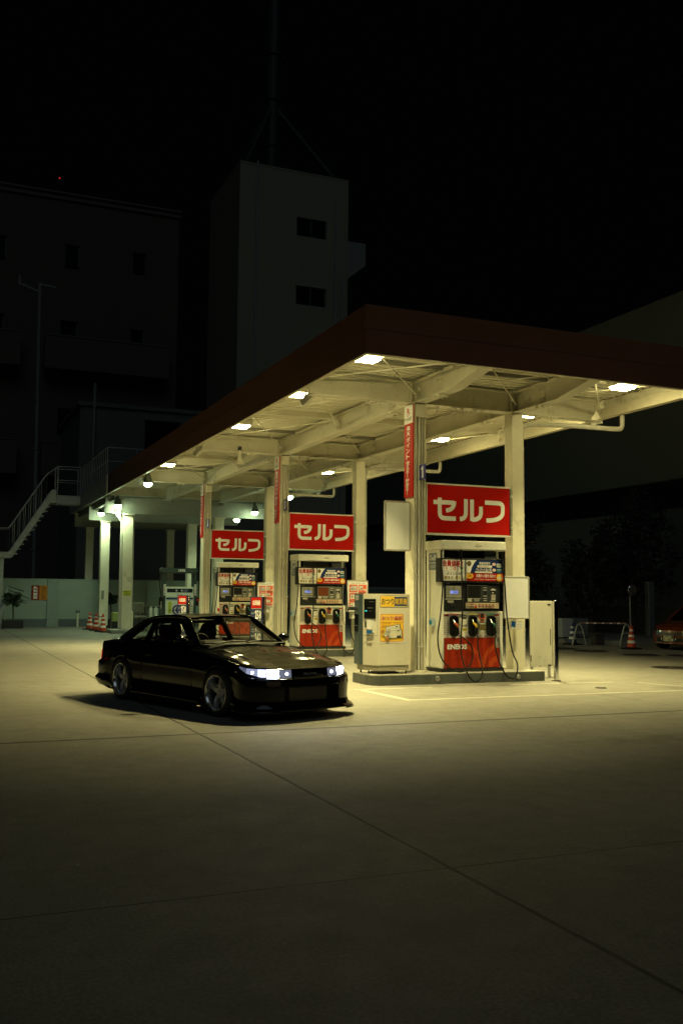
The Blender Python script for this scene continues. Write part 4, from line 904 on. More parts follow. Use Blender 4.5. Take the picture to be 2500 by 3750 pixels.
# boundary wall
wall_m = mat('wall_paint', (0.30, 0.36, 0.31), 0.7, vary=0.1, vscale=.9, stain=(.22, .27, .23), bump=.2, bscale=12)
t = empty('boundary_wall', (6, 45, 0), label='pale green boundary wall with a grey base behind the gas bay', cat='wall')
mb = MB().use(wall_m); mb.box(-6, 14.5, 45.0, 45.18, .34, 2.12); mb.build('wall_face', None, t)
mb = MB().use(mat('wall_base', (.12, .14, .15), .7, vary=.2)); mb.box(-6, 14.5, 44.99, 45.19, 0, .339); mb.build('wall_base', None, t)
for x in (4.8, 9.2):
    mb = MB().use(mat('wall_pier', (.26, .32, .28), .7, vary=.1)); mb.box(x, x+.5, 44.94, 44.989, .0, 2.1); mb.build('pier', None, t)
t = empty('grey_wall', (19, 45.3, 0), label='low blue-grey wall with a thin pale rail seen between the pump and the change machine', cat='wall')
mb = MB().use(mat('blue_grey_wall', (.09, .115, .13), .5, vary=.1)); mb.box(14.5, 26, 45.2, 45.4, 0, 1.95); mb.build('wall_face', None, t)
mb = MB().use(mat('pale_rail', (.35, .4, .45), .4)); mb.box(14.5, 26, 45.16, 45.199, 1.86, 1.89); mb.build('rail', None, t)
# wall signs
def wsign(x0, x1, col, txt, tcol, label):
    t = empty('wall_sign', ((x0+x1)/2, 44.98, 1.2), label=label, cat='sign', group='vertical warning signs on the boundary wall')
    mb = MB().use(pc(col)); mb.box(x0, x1, 44.965, 44.989, 1.18, 1.82); b_ = mb.build('plate', None, t)
    a = Art((x0, 44.965, 1.18), (1, 0, 0), (0, 0, 1)); n = len(txt); h = .58/n
    for i, ch in enumerate(txt): a.text(ch, .07, .61-(i+1)*h+.01, (x1-x0)-.07, .61-i*h-.01, tcol, .035)
    a.build(b_)
wsign(4.12, 4.45, (.28, .03, .015), '火気厳禁', W_, 'dark red sign with white characters on the boundary wall')
wsign(4.46, 4.80, (.6, .24, .04), '給油中エンジン停止', (.12, .03, .01), 'orange sign with dark characters on the boundary wall')

# ---------------------------------------------------------------- foliage helpers
leaf_m = mat('leaf_dark', (0.025, 0.05, 0.02), 0.5, vary=0.5, vscale=3)
leaf_n = mat('leaf_night', (0.018, 0.03, 0.015), 0.7, vary=0.5, vscale=3)
bark = mat('bark', (0.07, 0.055, 0.04), 0.85, vary=0.3, vscale=10, bump=.5)
def leaves(mb, c, r, n, size, sc=(1, 1, 1), clump=14):
    rnd = random.Random(int(c[0]*100+c[1]*37+n))
    cl = []
    for i in range(clump):
        while True:
            p = Vector((rnd.uniform(-1, 1), rnd.uniform(-1, 1), rnd.uniform(-1, 1)))
            if .25 < p.length < .95: break
        cl.append((p, rnd.uniform(.22, .42)))
    for i in range(n):
        q, rr = cl[rnd.randrange(clump)]
        d = Vector((rnd.gauss(0, 1), rnd.gauss(0, 1), rnd.gauss(0, 1))).normalized()*rr*rnd.uniform(.5, 1.1)
        p = q+d; p = Vector((c[0]+p.x*r*sc[0], c[1]+p.y*r*sc[1], c[2]+p.z*r*sc[2]))
        u = Vector((rnd.gauss(0, 1), rnd.gauss(0, 1), rnd.gauss(0, .6))).normalized(); v = u.orthogonal().normalized(); v.rotate(Matrix.Rotation(rnd.uniform(0, 6), 3, u)); s_ = size*rnd.uniform(.6, 1.3)
        mb.add([p-u*s_, p+v*s_*.45, p+u*s_, p-v*s_*.45], [(0,1,2,3)], False)
def shrub(x, y, h, r, label, pot=True, plz=.34):
    t = empty('potted_tree', (x, y, 0), label=label, cat='potted tree', group='clipped potted trees by the boundary wall')
    mb = MB().use(bark); mb.tube(catmull([(x, y, plz-.05), (x+.02, y, h*.5), (x-.01, y, h)]), .03, 8); 
    for k in range(5): a_ = k*1.25; mb.tube([(x, y, h-.12), (x+r*.6*cos(a_), y+r*.5*sin(a_), h+.15)], .012, 5)
    mb.build('trunk', None, t)
    mb = MB().use(leaf_m); leaves(mb, (x, y, h+.16), r, 1900, .045, (1, 1, .62), 20); mb.build('crown', None, t)
    mb = MB().use(mat('planter', (.03, .03, .028), .7)); mb.prism([(-.42, 0), (.42, 0), (.42, plz), (-.42, plz)], lambda u, v, w_: (x+u, y-.18+w_, v), .36)
    for k in range(11): mb.box(x-.42+k*.08, x-.38+k*.08, y-.195, y-.181, .03, plz-.02)
    mb.build('planter', None, t)
shrub(3.22, 43.0, 1.05, .46, 'clipped potted tree with a flat crown under the stairs'); shrub(7.3, 43.2, 1.1, .42, 'clipped potted tree between the two green-lit columns')
# poles leaning
t = empty('leaning_poles', (2.75, 42.4, 0), label='bundle of thin metal poles and a folded frame leaning by the stair post', cat='poles')
for k, (a_, b_) in enumerate((((2.55, 42.5, .05), (3.0, 43.2, 1.75)), ((2.6, 42.4, .02), (2.98, 43.1, 1.5)), ((2.5, 42.4, .0), (2.9, 43.1, 1.35)), ((3.0, 43.2, 1.75), (3.62, 42.6, 1.55)), ((3.02, 43.1, 1.62), (3.78, 42.5, 1.25)), ((3.0, 43.0, 1.5), (3.76, 42.5, 1.1)), ((2.98, 43.0, 1.4), (3.72, 42.5, 1.02)), ((2.9, 42.9, .05), (2.92, 43.0, 1.0)))):
    mb = MB().use(steel); mb.cyl(a_, b_, .018, 8); mb.build('pole', None, t)
t = empty('valve_post', (6.05, 44.3, 0), label='small pale pipe post with a valve at the foot of the boundary wall', cat='pipe post')
mb = MB().use(cream); mb.cyl((6.05, 44.3, 0), (6.05, 44.3, .62), .045, 10); mb.use(iron).cyl((6.0, 44.3, .62), (6.0, 44.3, .75), .02, 6); mb.cyl((6.1, 44.3, .62), (6.1, 44.3, .75), .02, 6); mb.cyl((5.95, 44.3, .66), (6.15, 44.3, .66), .02, 6); mb.build('post', None, t)
# ---------------------------------------------------------------- traffic cones
def cone(x, y, col, label, group, tilt=0):
    t = empty('traffic_cone', (x, y, 0), tilt, True, label, 'traffic cone', group)
    mb = MB().use(mat('cone_%s' % col[0], col[1], .45, vary=.1)); mb.lathe([(.145, .035), (.038, .66), (.036, .70), (.0, .71)], (0, 0, 0), 20); c = mb.build('cone_body', None, t)
    mb = MB().use(mat('reflective_white', (.78, .76, .7), .4))
    for z0, z1 in ((.18, .26), (.36, .43), (.53, .58)):
        r0, r1 = .145-(z0-.035)*.1712+.002, .145-(z1-.035)*.1712+.002; mb.lathe([(r0, z0), (r1, z1)], (0, 0, 0), 20)
    mb.build('reflective_bands', None, c)
    mb = MB().use(rubber); mb.bbox(-.23, .23, -.23, .23, 0, .04, .012); mb.lathe([(.19, .04), (.16, .06)], (0, 0, 0), 20); mb.build('cone_base', None, t)
RC = ('red', (.5, .05, .015)); G3 = 'red and white cones by the green-lit column'
cone(6.12, 41.2, RC, 'rear red cone of the three by the green-lit column', G3, .3); cone(6.15, 39.7, RC, 'middle red cone of the three by the green-lit column', G3, .1); cone(6.2, 38.35, RC, 'front red cone of the three, on a wide black base', G3, .6)
t = empty('cone_bar', (6.14, 39.8, .6), label='thin dark bar linking the tops of the three red cones', cat='bar')
mb = MB().use(iron); mb.cyl((6.12, 41.2, .59), (6.15, 39.7, .59), .014, 6); mb.cyl((6.15, 39.7, .59), (6.2, 38.35, .59), .014, 6); mb.build('bar', None, t)
cone(19.12, 26.1, ('blue', (.02, .05, .16)), 'blue and white cone left of the barricade', 'cones beside the long barricade', .2); cone(19.3, 23.45, RC, 'red and white cone between the barricade and the orange car', 'cones beside the long barricade', .4)
# ---------------------------------------------------------------- barricade
t = empty('barricade', (19.7, 25.4, 0), label='long bar carried by two grey A-frame trestles in the dark at the right', cat='barricade')
gal = mat('galvanised', (.42, .44, .42), .45, .5, vary=.15)
pL, pR = Vector((18.98, 25.55, 0)), Vector((20.35, 24.95, 0)); dd = (pR-pL).normalized(); nn_ = Vector((-dd.y, dd.x, 0))
for p in (pL, pR):
    for s_ in (0,):
        mb = MB().use(gal); mb.tube(catmull([p-dd*.22, p-dd*.10+Vector((0,0,.52)), p-dd*.05+Vector((0,0,.64)), p+Vector((0,0,.67)), p+dd*.05+Vector((0,0,.64)), p+dd*.10+Vector((0,0,.52)), p+dd*.22], 5), .024, 8)
        mb.cyl(p-dd*.12+Vector((0,0,.40)), p+dd*.12+Vector((0,0,.40)), .012, 6); mb.cyl(p-dd*.115+Vector((0,0,.44)), p+dd*.115+Vector((0,0,.44)), .008, 6)
        mb.build('trestle', None, t)
mb = MB().use(mat('bar_stripes', (.35, .2, .16), .5)); mb.cyl(pL+Vector((0,0,.71)), pR+Vector((0,0,.71)), .024, 10); mb.use(pc(W_))
for k in range(1, 6): q = pL+(pR-pL)*k/6+Vector((0,0,.71)); mb.cyl(q-dd*.04, q+dd*.04, .0245, 10)
mb.build('bar', None, t)
t = empty('ballast_box', (19.9, 25.9, 0), label='dark box standing on the ground between the two trestles', cat='box')
mb = MB().use(mat('dark_box', (.05, .045, .04), .6, vary=.2)); mb.bbox(19.72, 20.08, 25.7, 25.95, 0, .32, .015); mb.bbox(19.68, 20.12, 25.66, 25.99, .321, .37, .01); mb.box(19.86, 19.94, 25.8, 25.85, .371, .4); mb.build('box_shell', None, t)
for x, y, l in ((19.3, 27.3, 'pale concrete wheel stop behind the left trestle'), (20.6, 26.0, 'pale concrete wheel stop behind the right trestle')):
    t = empty('wheel_stop', (x, y, 0), label=l, cat='wheel stop', group='concrete wheel stops'); mb = MB().use(mat('block_concrete', (0,0,0))); mb.obox((x, y, .06), (.6, .14, .12), Matrix.Rotation(-.42, 3, 'Z')); mb.build('block', None, t)
t = empty('storage_cabinet', (22.6, 30.6, 0), label='low white and grey storage cabinet in the dark right of the chrome post', cat='cabinet')
mb = MB().use(mat('cab_white', (.55, .57, .56), .5, vary=.08)); mb.bbox(21.75, 22.25, 30.3, 31.0, .03, .72, .01); mb.build('white_half', None, t)
mb = MB().use(mat('cab_grey', (.16, .18, .18), .5, vary=.1)); mb.bbox(22.255, 23.05, 30.45, 31.0, .03, .72, .01); mb.build('grey_half', None, t)
mb = MB().use(dark_m); mb.box(21.8, 23.0, 30.4, 30.95, 0, .029); mb.use(steel).box(22.2, 22.22, 30.28, 30.299, .35, .5); mb.build('base_and_handle', None, t)
# dark low wall, posts and mirror on the right
t = empty('garden_wall', (27, 30, 0), label='low dark wall running behind the barricade at the right', cat='wall')
mb = MB().use(mat('dark_wall', (.06, .058, .05), .8, vary=.25)); mb.box(27.0, 27.2, 12, 60, 0, 1.1); mb.box(26.97, 27.23, 12, 60, 1.101, 1.16); mb.build('wall_face', None, t)
t = empty('rail_fence', (26.5, 30, 0), label='dark fence of thin vertical bars standing along the low wall at the right', cat='fence')
mb = MB().use(mat('fence_dark', (.05, .045, .035), .6))
for k in range(150): mb.box(27.08, 27.1, 14+k*.25, 14.02+k*.25, 1.162, 1.95)
mb.box(27.07, 27.11, 14, 51.5, 1.951, 1.98); mb.build('bars', None, t)
t = empty('traffic_mirror', (24.7, 30, 0), label='small round traffic mirror gleaming in the dark above the barricade', cat='mirror')
mb = MB().use(chrome); mb.sphere((24.75, 30, 1.82), .2, 18, 10, (1, .3, 1)); mb.build('mirror_disc', None, t)
mb = MB().use(mat('mirror_rim', (.16, .06, .03), .5)); mb.tube([(24.75+.215*cos(a_), 30, 1.82+.215*sin(a_)) for a_ in [2*pi*k/20 for k in range(20)]], .018, 6, cyc=True); mb.use(gal).cyl((24.75, 30.12, 0), (24.75, 30.12, 1.75), .03, 8); mb.build('mirror_post', None, t)
t = empty('pale_post', (25.7, 30, 0), label='pale grey upright post right of the traffic mirror', cat='post')
mb = MB().use(mat('post_grey', (.09, .10, .105), .5)); mb.bbox(25.55, 25.85, 30, 30.25, 0, 2.15, .03); mb.build('post', None, t)
# trees
def tree(x, y, h, r, label, n=2600):
    t = empty('tree', (x, y, 0), label=label, cat='tree', group='dark trees at the right of the forecourt')
    mb = MB().use(bark); mb.tube(catmull([(x, y, 0), (x+.05, y, h*.3), (x-.05, y, h*.6), (x, y, h*.85)]), .12, 8, rs=None)
    for k in range(8):
        a_ = k*.8; z = h*(.3+.06*k); mb.tube(catmull([(x, y, z), (x+r*.4*cos(a_), y+r*.4*sin(a_), z+.35), (x+r*.8*cos(a_), y+r*.8*sin(a_), z+.5)]), .035, 6)
    mb.build('trunk', None, t)
    mb = MB().use(leaf_n); leaves(mb, (x, y, h*.62), r, n, .12, (1, 1, h*.42/r), 30); mb.build('crown', None, t)
tree(21.9, 33.5, 4.6, 1.25, 'dark tree nearest the right column of the pump island'); tree(24.0, 31.5, 3.8, 1.1, 'shorter dark tree left of the traffic mirror'); tree(26.9, 32.6, 5.4, 1.7, 'tallest dark tree, behind the traffic mirror', 3800); tree(20.4, 36, 5.8, 1.2, 'thin dark tree partly hidden by the right column')
# small pale bush behind orange car
t = empty('bush', (21.9, 21.8, 0), label='small pale tuft of a bush behind the bonnet of the orange car', cat='bush')
mb = MB().use(leaf_n); leaves(mb, (22.6, 24.6, .75), .35, 500, .06); mb.build('foliage', None, t); mb = MB().use(bark); mb.cyl((22.6, 24.6, 0), (22.6, 24.6, .6), .03, 6); mb.build('stem', None, t)

# ================================================================ BUILDINGS
def bwin(t, x0, x1, y, z0, z1, mull=1):
    mb = MB().use(mat('window_frame', (.12, .12, .11), .4)); f = .07
    mb.box(x0, x1, y-.06, y+.02, z1-f, z1); mb.box(x0, x1, y-.06, y+.02, z0, z0+f); mb.box(x0, x0+f, y-.06, y+.02, z0+f, z1-f); mb.box(x1-f, x1, y-.06, y+.02, z0+f, z1-f)
    for k in range(mull): xm = x0+(x1-x0)*(k+1)/(mull+1); mb.box(xm-f/2, xm+f/2, y-.05, y+.01, z0+f, z1-f)
    wn = mb.build('window', None, t)
    mb = MB().use(mat('dark_glass', (.008, .009, .01), .25, spec=.2)); mb.box(x0+f, x1-f, y-.03, y-.02, z0+f, z1-f); mb.build('pane', None, wn)
def wall_holes(mb, x0, x1, y0, y1, z0, z1, holes):
    # front wall pieces at y0 (thickness .4) round rectangular window openings, plus the rest of the box
    xs = sorted({x0, x1} | {h[0] for h in holes} | {h[1] for h in holes}); zs = sorted({z0, z1} | {h[2] for h in holes} | {h[3] for h in holes})
    for i in range(len(xs)-1):
        for j in range(len(zs)-1):
            cx_, cz_ = (xs[i]+xs[i+1])/2, (zs[j]+zs[j+1])/2
            hole = any(h[0] < cx_ < h[1] and h[2] < cz_ < h[3] for h in holes)
            yy = y0+.25 if hole else y0
            mb.add([(xs[i], yy, zs[j]), (xs[i+1], yy, zs[j]), (xs[i+1], yy, zs[j+1]), (xs[i], yy, zs[j+1])], [(0,1,2,3)])
            if hole:
                a_, b_, c_, d_ = xs[i], xs[i+1], zs[j], zs[j+1]
                for q in (((a_, y0, c_), (a_, yy, c_), (a_, yy, d_), (a_, y0, d_)), ((b_, y0, c_), (b_, yy, c_), (b_, yy, d_), (b_, y0, d_)), ((a_, y0, c_), (b_, y0, c_), (b_, yy, c_), (a_, yy, c_)), ((a_, y0, d_), (b_, y0, d_), (b_, yy, d_), (a_, yy, d_))): mb.add(q, [(0,1,2,3)])
    mb.add([(x0, y0, z0), (x0, y1, z0), (x0, y1, z1), (x0, y0, z1), (x1, y0, z0), (x1, y1, z0), (x1, y1, z1), (x1, y0, z1)], [(0,1,2,3), (4,5,6,7), (1,5,6,2), (3,2,6,7)])
tw = empty('tower_building', (22.4, 65, 0), label='pale windowed tower building with a mast on its roof behind the canopy', cat='building')
tw_m = mat('tower_render', (0.29, 0.27, 0.185), 0.75, vary=0.08, vscale=.25, stain=(.24, .22, .15), stretch=(1, 1, .3), bump=.2, bscale=3)
H_ = [(22.55, 24.8, 26.57, 27.9), (22.55, 24.8, 21.65, 23.0), (22.55, 24.8, 16.7, 18.05)]
mb = MB().use(tw_m); wall_holes(mb, 18.37, 26.45, 62, 69.7, 0, 31.1, H_); mb.box(18.35, 26.47, 61.97, 69.72, 31.101, 31.22); mb.build('wall', None, tw, fixn=False)
for h in H_: bwin(tw, h[0], h[1], 62.2, h[2], h[3])
mb = MB().use(mat('box_render', (.24, .245, .22), .75)); mb.prism([(26.45, 26.76), (27.86, 26.76), (27.86, 25.15), (26.45, 24.0)], lambda u, v, w_: (u, 62.05+w_, v), 4.5); mb.build('side_bay', None, tw)
for x, z0, z1 in ((19.6, 0, 31.35), (25.5, 0, 29.8), (26.0, 0, 24.5)):
    mb = MB().use(mat('drain_grey', (.28, .29, .27), .5)); mb.cyl((x, 61.9, z0), (x, 61.9, z1), .08, 8); mb.build('drain_pipe', None, tw)
ms = empty('roof_mast', (21.3, 65.5, 31.2), label='tall dark mast on four slanted legs on the roof of the tower', cat='mast')
mm = mat('mast_dark', (.028, .03, .024), .6, vary=.3)
mb = MB().use(mm); mb.cyl((21.6, 65, 31.23), (21.75, 65, 62), .5, 14, .5)
for z in (34, 37.5, 41, 46, 51, 56): mb.cyl((21.62, 65, z), (21.62, 65, z+.15), .62, 14)
mb.build('pole', None, ms)
for x, y in ((18.9, 62.6), (25.7, 62.6), (22.9, 68.9), (18.9, 68.9)):
    mb = MB().use(mm); mb.cyl((x, y, 31.23), (21.65, 65, 37.3), .2, 8); mb.build('leg', None, ms)
mb = MB().use(mm)
mb.tube([(18.5, 62.1, 32.1), (25.4, 62.1, 32.2)], .02, 5)
for x in (18.5, 20.8, 23.1, 25.4): mb.cyl((x, 62.1, 31.2), (x, 62.1, 32.15), .02, 5)
mb.build('rail', None, ms)
lb = empty('apartment_block', (0, 78, 0), label='very dark brown apartment block with long balconies at the left', cat='building')
lb_m = mat('brown_tile', (0.085, 0.062, 0.05), 0.8, vary=0.12, vscale=.4)
H2_ = [(7.85, 8.9, 24.6, 26.4), (12.66, 13.67, 24.8, 26.5), (7.7, 8.9, 19.4, 20.8), (12.66, 13.65, 19.4, 20.75), (-2, -1, 24.6, 26.4), (7.7, 8.9, 12.5, 14.5), (2.8, 3.9, 24.6, 26.4), (2.8, 3.9, 19.4, 20.8)]
mb = MB().use(lb_m); wall_holes(mb, -25, 16.1, 70, 84, 0, 29.6, H2_); mb.build('wall', None, lb, fixn=False)
mb = MB().use(mat('parapet', (.11, .09, .07), .7)); mb.box(-25.1, 16.2, 69.85, 84.1, 29.601, 29.75); mb.box(-25.1, 16.2, 69.8, 84.1, 30.0, 30.15); mb.box(-25, 16.1, 69.95, 84, 29.751, 29.999); mb.build('roof', None, lb)
for h in H2_: bwin(lb, h[0], h[1], 70.2, h[2], h[3], 0)
for x0, x1, z0, z1 in ((6.6, 15.3, 17.0, 19.3), (-14, 5, 17.0, 19.3), (6.6, 15.3, 9.5, 11.8), (-14, 5, 9.5, 11.8)):
    mb = MB().use(mat('balcony_brown', (.085, .065, .05), .75)); mb.box(x0, x1, 68.6, 68.72, z0, z1); mb.box(x0, x1, 68.721, 69.99, z0, z0+.2); mb.box(x0, x0+.12, 68.721, 69.99, z0+.201, z1); mb.box(x1-.12, x1, 68.721, 69.99, z0+.201, z1)
    mb.use(mat('parapet', (0,0,0))); mb.box(x0-.05, x1+.05, 68.55, 68.78, z1+.001, z1+.1); mb.build('balcony', None, lb)
t = empty('drain_stack', (5.4, 60, 0), label='tall pale drain pipe with bent arms at the far left', cat='pipe')
mb = MB().use(mat('stack_pale', (.24, .23, .21), .6, vary=.2)); mb.tube([(5.6, 60, 0), (5.35, 60, 20.2)], .11, 8); mb.tube(catmull([(5.35, 60, 19.6), (4.5, 60, 19.9), (4.2, 60, 20.0), (4.18, 60, 20.5)]), .1, 8); mb.tube([(5.35, 60, 20.1), (6.3, 60, 20.0)], .09, 8)
for z in (4, 7, 10, 13, 16, 18.6): mb.cyl((5.5-z*.008, 60, z), (5.5-z*.008, 60, z+.1), .15, 8)
mb.build('pipe', None, t)
al = empty('warning_light', (7.4, 75, 30), label='tiny red warning light above the roof of the dark apartment block', cat='light')
mb = MB().use(emis('red_dot', (1, .05, .03), .5)); mb.sphere((7.42, 71, 31.6), .06, 10, 6); mb.build('bulb', None, al); mb = MB().use(iron); mb.cyl((7.42, 71, 30.16), (7.42, 71, 31.55), .03, 6); mb.build('pole', None, al)
mbld = empty('low_building', (11, 56, 0), label='low grey building with a doorway behind the deck railing', cat='building')
mb = MB().use(mat('low_render', (.13, .125, .11), .75, vary=.1, vscale=.5)); wall_holes(mb, 6.9, 17.5, 52, 60, 0, 11.4, [(10.3, 12.3, 7.6, 10.9), (13.6, 15.6, 7.6, 10.9)]); mb.box(6.75, 17.6, 51.85, 60.1, 11.401, 11.6); mb.build('wall', None, mbld, fixn=False)
bwin(mbld, 10.3, 12.3, 52.2, 7.6, 10.9, 0); bwin(mbld, 13.6, 15.6, 52.2, 7.6, 10.9, 0)
mb = MB().use(mat('stack_pale', (0,0,0))); mb.cyl((7.6, 51.8, 0), (7.6, 51.8, 12.6), .08, 8); mb.build('drain_pipe', None, mbld)
rb = empty('warehouse', (38, 50, 0), label='huge dark grey building with a long recessed band at the right', cat='building')
rm = mat('warehouse_grey', (.20, .205, .17), .7, vary=.06, vscale=.15)
mb = MB().use(rm)
X0 = 30
mb.add([(X0, 14, 0), (X0, 95, 0), (X0, 95, 5.45), (X0, 14, 5.45), (X0, 14, 6.75), (X0, 95, 6.75), (X0, 95, 15.05), (X0, 14, 15.05), (X0+.8, 14, 5.45), (X0+.8, 95, 5.45), (X0+.8, 14, 6.75), (X0+.8, 95, 6.75), (60, 14, 15.05), (60, 95, 15.05), (60, 14, 0), (60, 95, 0)],
    [(0,1,2,3), (4,5,6,7), (3,2,9,8), (10,11,5,4), (7,6,13,12), (12,13,15,14), (0,3,8,10,4,7,12,14), (1,2,9,11,5,6,13,15)])
mb.build('wall', None, rb, fixn=False)
mb = MB().use(mat('band_dark', (.02, .022, .022), .3)); mb.box(X0+.4, X0+.42, 14.01, 94.9, 5.46, 6.74); mb.build('window', None, rb)
bb = empty('distant_block', (38, 62, 0), label='faint distant block rising behind the warehouse roof', cat='building')
mb = MB().use(mat('far_block', (.03, .03, .028), .8)); mb.bbox(33, 37.5, 62, 70, 15.0, 21.5, .3); mb.box(33, 60, 61, 61.5, 0, 15); mb.build('wall', None, bb)

# ================================================================ GAS BAY THINGS
t = empty('gas_dispenser', (8.15, 34.2, 0), label='gas pump with a dark blue-green frame marked CNG, above the roof of the black car', cat='gas pump')
cg = mat('cng_frame', (.025, .05, .05), .4, vary=.15); cw = mat('cng_white', (.62, .66, .6), .4, vary=.06)
Yc = 34.0
mb = MB().use(cg); mb.bbox(7.56, 7.64, Yc, Yc+.45, .1, 2.25, .01); mb.bbox(8.66, 8.74, Yc, Yc+.45, .1, 2.25, .01); mb.bbox(7.5, 8.77, Yc-.05, Yc+.5, 2.251, 2.43, .015); mb.build('frame', None, t)
mb = MB().use(cw); mb.bbox(7.642, 8.658, Yc+.02, Yc+.44, .12, 1.76, .01); mb.build('cabinet', None, t)
a = Art((7.5, Yc-.05, 0), (1, 0, 0), (0, 0, 1)); a.text('CNG', .56, 2.30, .81, 2.385, W_, .04, 2); a.build(t)
a = Art((7.642, Yc+.02, 0), (1, 0, 0), (0, 0, 1)); a.rect(.05, 1.56, .97, 1.70, (.01, .015, .02)); a.disc(.39, 1.63, .035, (.4, .42, .45)); a.disc(.58, 1.63, .035, (.4, .42, .45)); a.poly([(.62, 1.59), (.78, 1.59), (.82, 1.67), (.66, 1.67)], (.12, .13, .25))
a.rect(.38, 1.45, .6, 1.52, (.45, .48, .42)); a.rect(.05, 1.395, .97, 1.40, (.3, .32, .3)); a.rect(.02, 1.31, .99, 1.385, (.03, .07, .15)); a.text('天然ガス', .42, 1.325, .6, 1.37, W_, .01); a.rect(.0, 1.28, 1.01, 1.285, (.1, .1, .1))
a.rect(.09, .82, .23, 1.24, (.55, .62, .1))
for i, ch in enumerate('エンジン停止'): a.text(ch, .12, 1.22-(i+1)*.064, .20, 1.22-i*.064-.008, (.03, .06, .02), .03)
a.stroke([(x, z) for x, z in arc(.43, .94, .16, 75, 285, 14)], .05, (.03, .02, .15)); a.stroke([(x, z) for x, z in arc(.56, .94, .16, 75, 285, 14)], .05, (.03, .02, .15)); a.rect(.28, .925, .4, .955, (.03, .02, .15))
a.text('火気厳禁', .80, 1.1, .96, 1.135, (.5, .1, .05), .02); a.disc(.88, 1.18, .035, K_); a.disc(.88, 1.18, .028, (.6, .62, .55)); a.rect(.79, .8, .98, 1.08, (.1, .1, .08)); 
for i in range(3): a.rect(.805, .82+i*.085, .965, .89+i*.085, (.6, .6, .5))
a.build(t, 'front_stickers')
a = Art((7.56, Yc-.001, 0), (1, 0, 0), (0, 0, 1)); 
for x in (.0, 1.1):
    a.rect(x+.005, 1.46, x+.075, 1.85, W_)
    for i, ch in enumerate('天然ガス専用レーン'): a.text(ch, x+.018, 1.84-(i+1)*.042, x+.062, 1.84-i*.042-.006, (.4, .05, .03) if 3 < i < 6 else K_, .02)
a.build(t, 'post_stickers')
for sx_, px_ in ((-1, 7.5), (1, 8.8)):
    mb = MB().use(rubber); mb.tube(catmull([(px_, Yc+.2, 2.3), (px_+sx_*.06, Yc+.1, 1.9), (px_+sx_*.02, Yc, 1.3), (px_+sx_*.08, Yc-.05, .9), (px_-sx_*.02, Yc-.05, .5)]), .016, 8); mb.bbox(px_-.07, px_+.05, Yc-.02, Yc+.15, 1.1, 1.4, .015); mb.build('hose', None, t)
    mb = MB().use(steel); mb.cyl((px_+sx_*.02, Yc-.06, 1.25), (px_+sx_*.04, Yc-.09, 1.0), .025, 8); mb.build('nozzle', None, t)
mb = MB().use(pc((.6, .05, .02))); mb.bbox(8.76, 8.93, Yc-.1, Yc, 1.26, 1.35, .01); mb.build('red_grip', None, t)
mb = MB().use(kerbtop_m); mb.bbox(7.2, 9.1, 33.7, 34.8, 0, .098, .02); tag(mb.build('concrete_pad', None), 'low concrete pad under the gas pump', 'pad')
for i, (x, l) in enumerate(((7.32, 'left small gas cylinder beside the gas pump'), (7.5, 'right small gas cylinder beside the gas pump'))):
    t = empty('gas_cylinder', (x, 34.9, 0), label=l, cat='cylinder', group='pale cylinders beside the gas pump')
    mb = MB().use(cw); mb.lathe([(0, .1), (.065, .1), (.065, .93), (.05, .99), (.02, 1.02), (.02, 1.05), (0, 1.05)], (x, 34.9, 0), 16); mb.build('cylinder_body', None, t)
# chair, table, bin
t = empty('office_chair', (7.75, 39, 0), label='worn grey office chair standing beside the green-lit column', cat='chair')
cf = mat('chair_fabric', (.24, .25, .21), .8, vary=.15, vscale=8)
mb = MB().use(cf); mb.bbox(7.5, 7.95, 39.25, 39.33, .72, 1.14, .03); mb.build('backrest', None, t)
mb = MB().use(cf); mb.bbox(7.48, 7.98, 38.8, 39.26, .52, .62, .03); mb.build('seat', None, t)
mb = MB().use(iron); mb.cyl((7.73, 39.03, .1), (7.73, 39.03, .519), .03, 8)
for k in range(5): a_ = k*1.257; mb.cyl((7.73, 39.03, .1), (7.73+.3*cos(a_), 39.03+.3*sin(a_), .05), .018, 6); mb.sphere((7.73+.3*cos(a_), 39.03+.3*sin(a_), .03), .03, 8, 6)
mb.cyl((7.73, 39.28, .55), (7.73, 39.34, .8), .02, 6); mb.build('base', None, t)
for x in (7.46, 7.99): mb = MB().use(iron); mb.tube([(x, 39.3, .75), (x, 39.0, .78), (x, 38.9, .56)], .014, 6); mb.build('armrest', None, t)
t = empty('work_table', (8.35, 40, 0), label='small dark table behind the office chair', cat='table')
mb = MB().use(mat('table_brown', (.08, .06, .045), .5)); mb.box(8.05, 8.9, 39.8, 40.3, .92, .96); mb.build('tabletop', None, t)
for x, y in ((8.08, 39.83), (8.84, 39.83), (8.08, 40.24), (8.84, 40.24)): mb = MB().use(iron); mb.box(x, x+.03, y, y+.03, 0, .919); mb.build('leg', None, t)
for x, h, l in ((8.2, .3, 'white canister left of the other under the small dark table'), (8.45, .26, 'white canister right of the other under the small dark table')):
    t = empty('canister', (x, 39.6, .5), label=l, cat='canister', group='white canisters by the table'); mb = MB().use(cw); mb.lathe([(0, 0), (.08, 0), (.085, h), (.05, h+.05), (.03, h+.08), (0, h+.08)], (x, 39.55, .0), 14); mb.build('canister_body', None, t)
t = empty('waste_bin', (6.95, 39.6, 0), label='yellow-green waste bin with a dark base between the green-lit columns', cat='bin')
mb = MB().use(mat('bin_green', (.35, .42, .12), .5, vary=.1)); mb.bbox(6.76, 7.1, 39.5, 39.85, .38, .74, .015); mb.build('bin_lid', None, t); mb = MB().use(dark_m); mb.bbox(6.74, 7.12, 39.48, 39.87, 0, .379, .01); mb.build('bin_body', None, t)
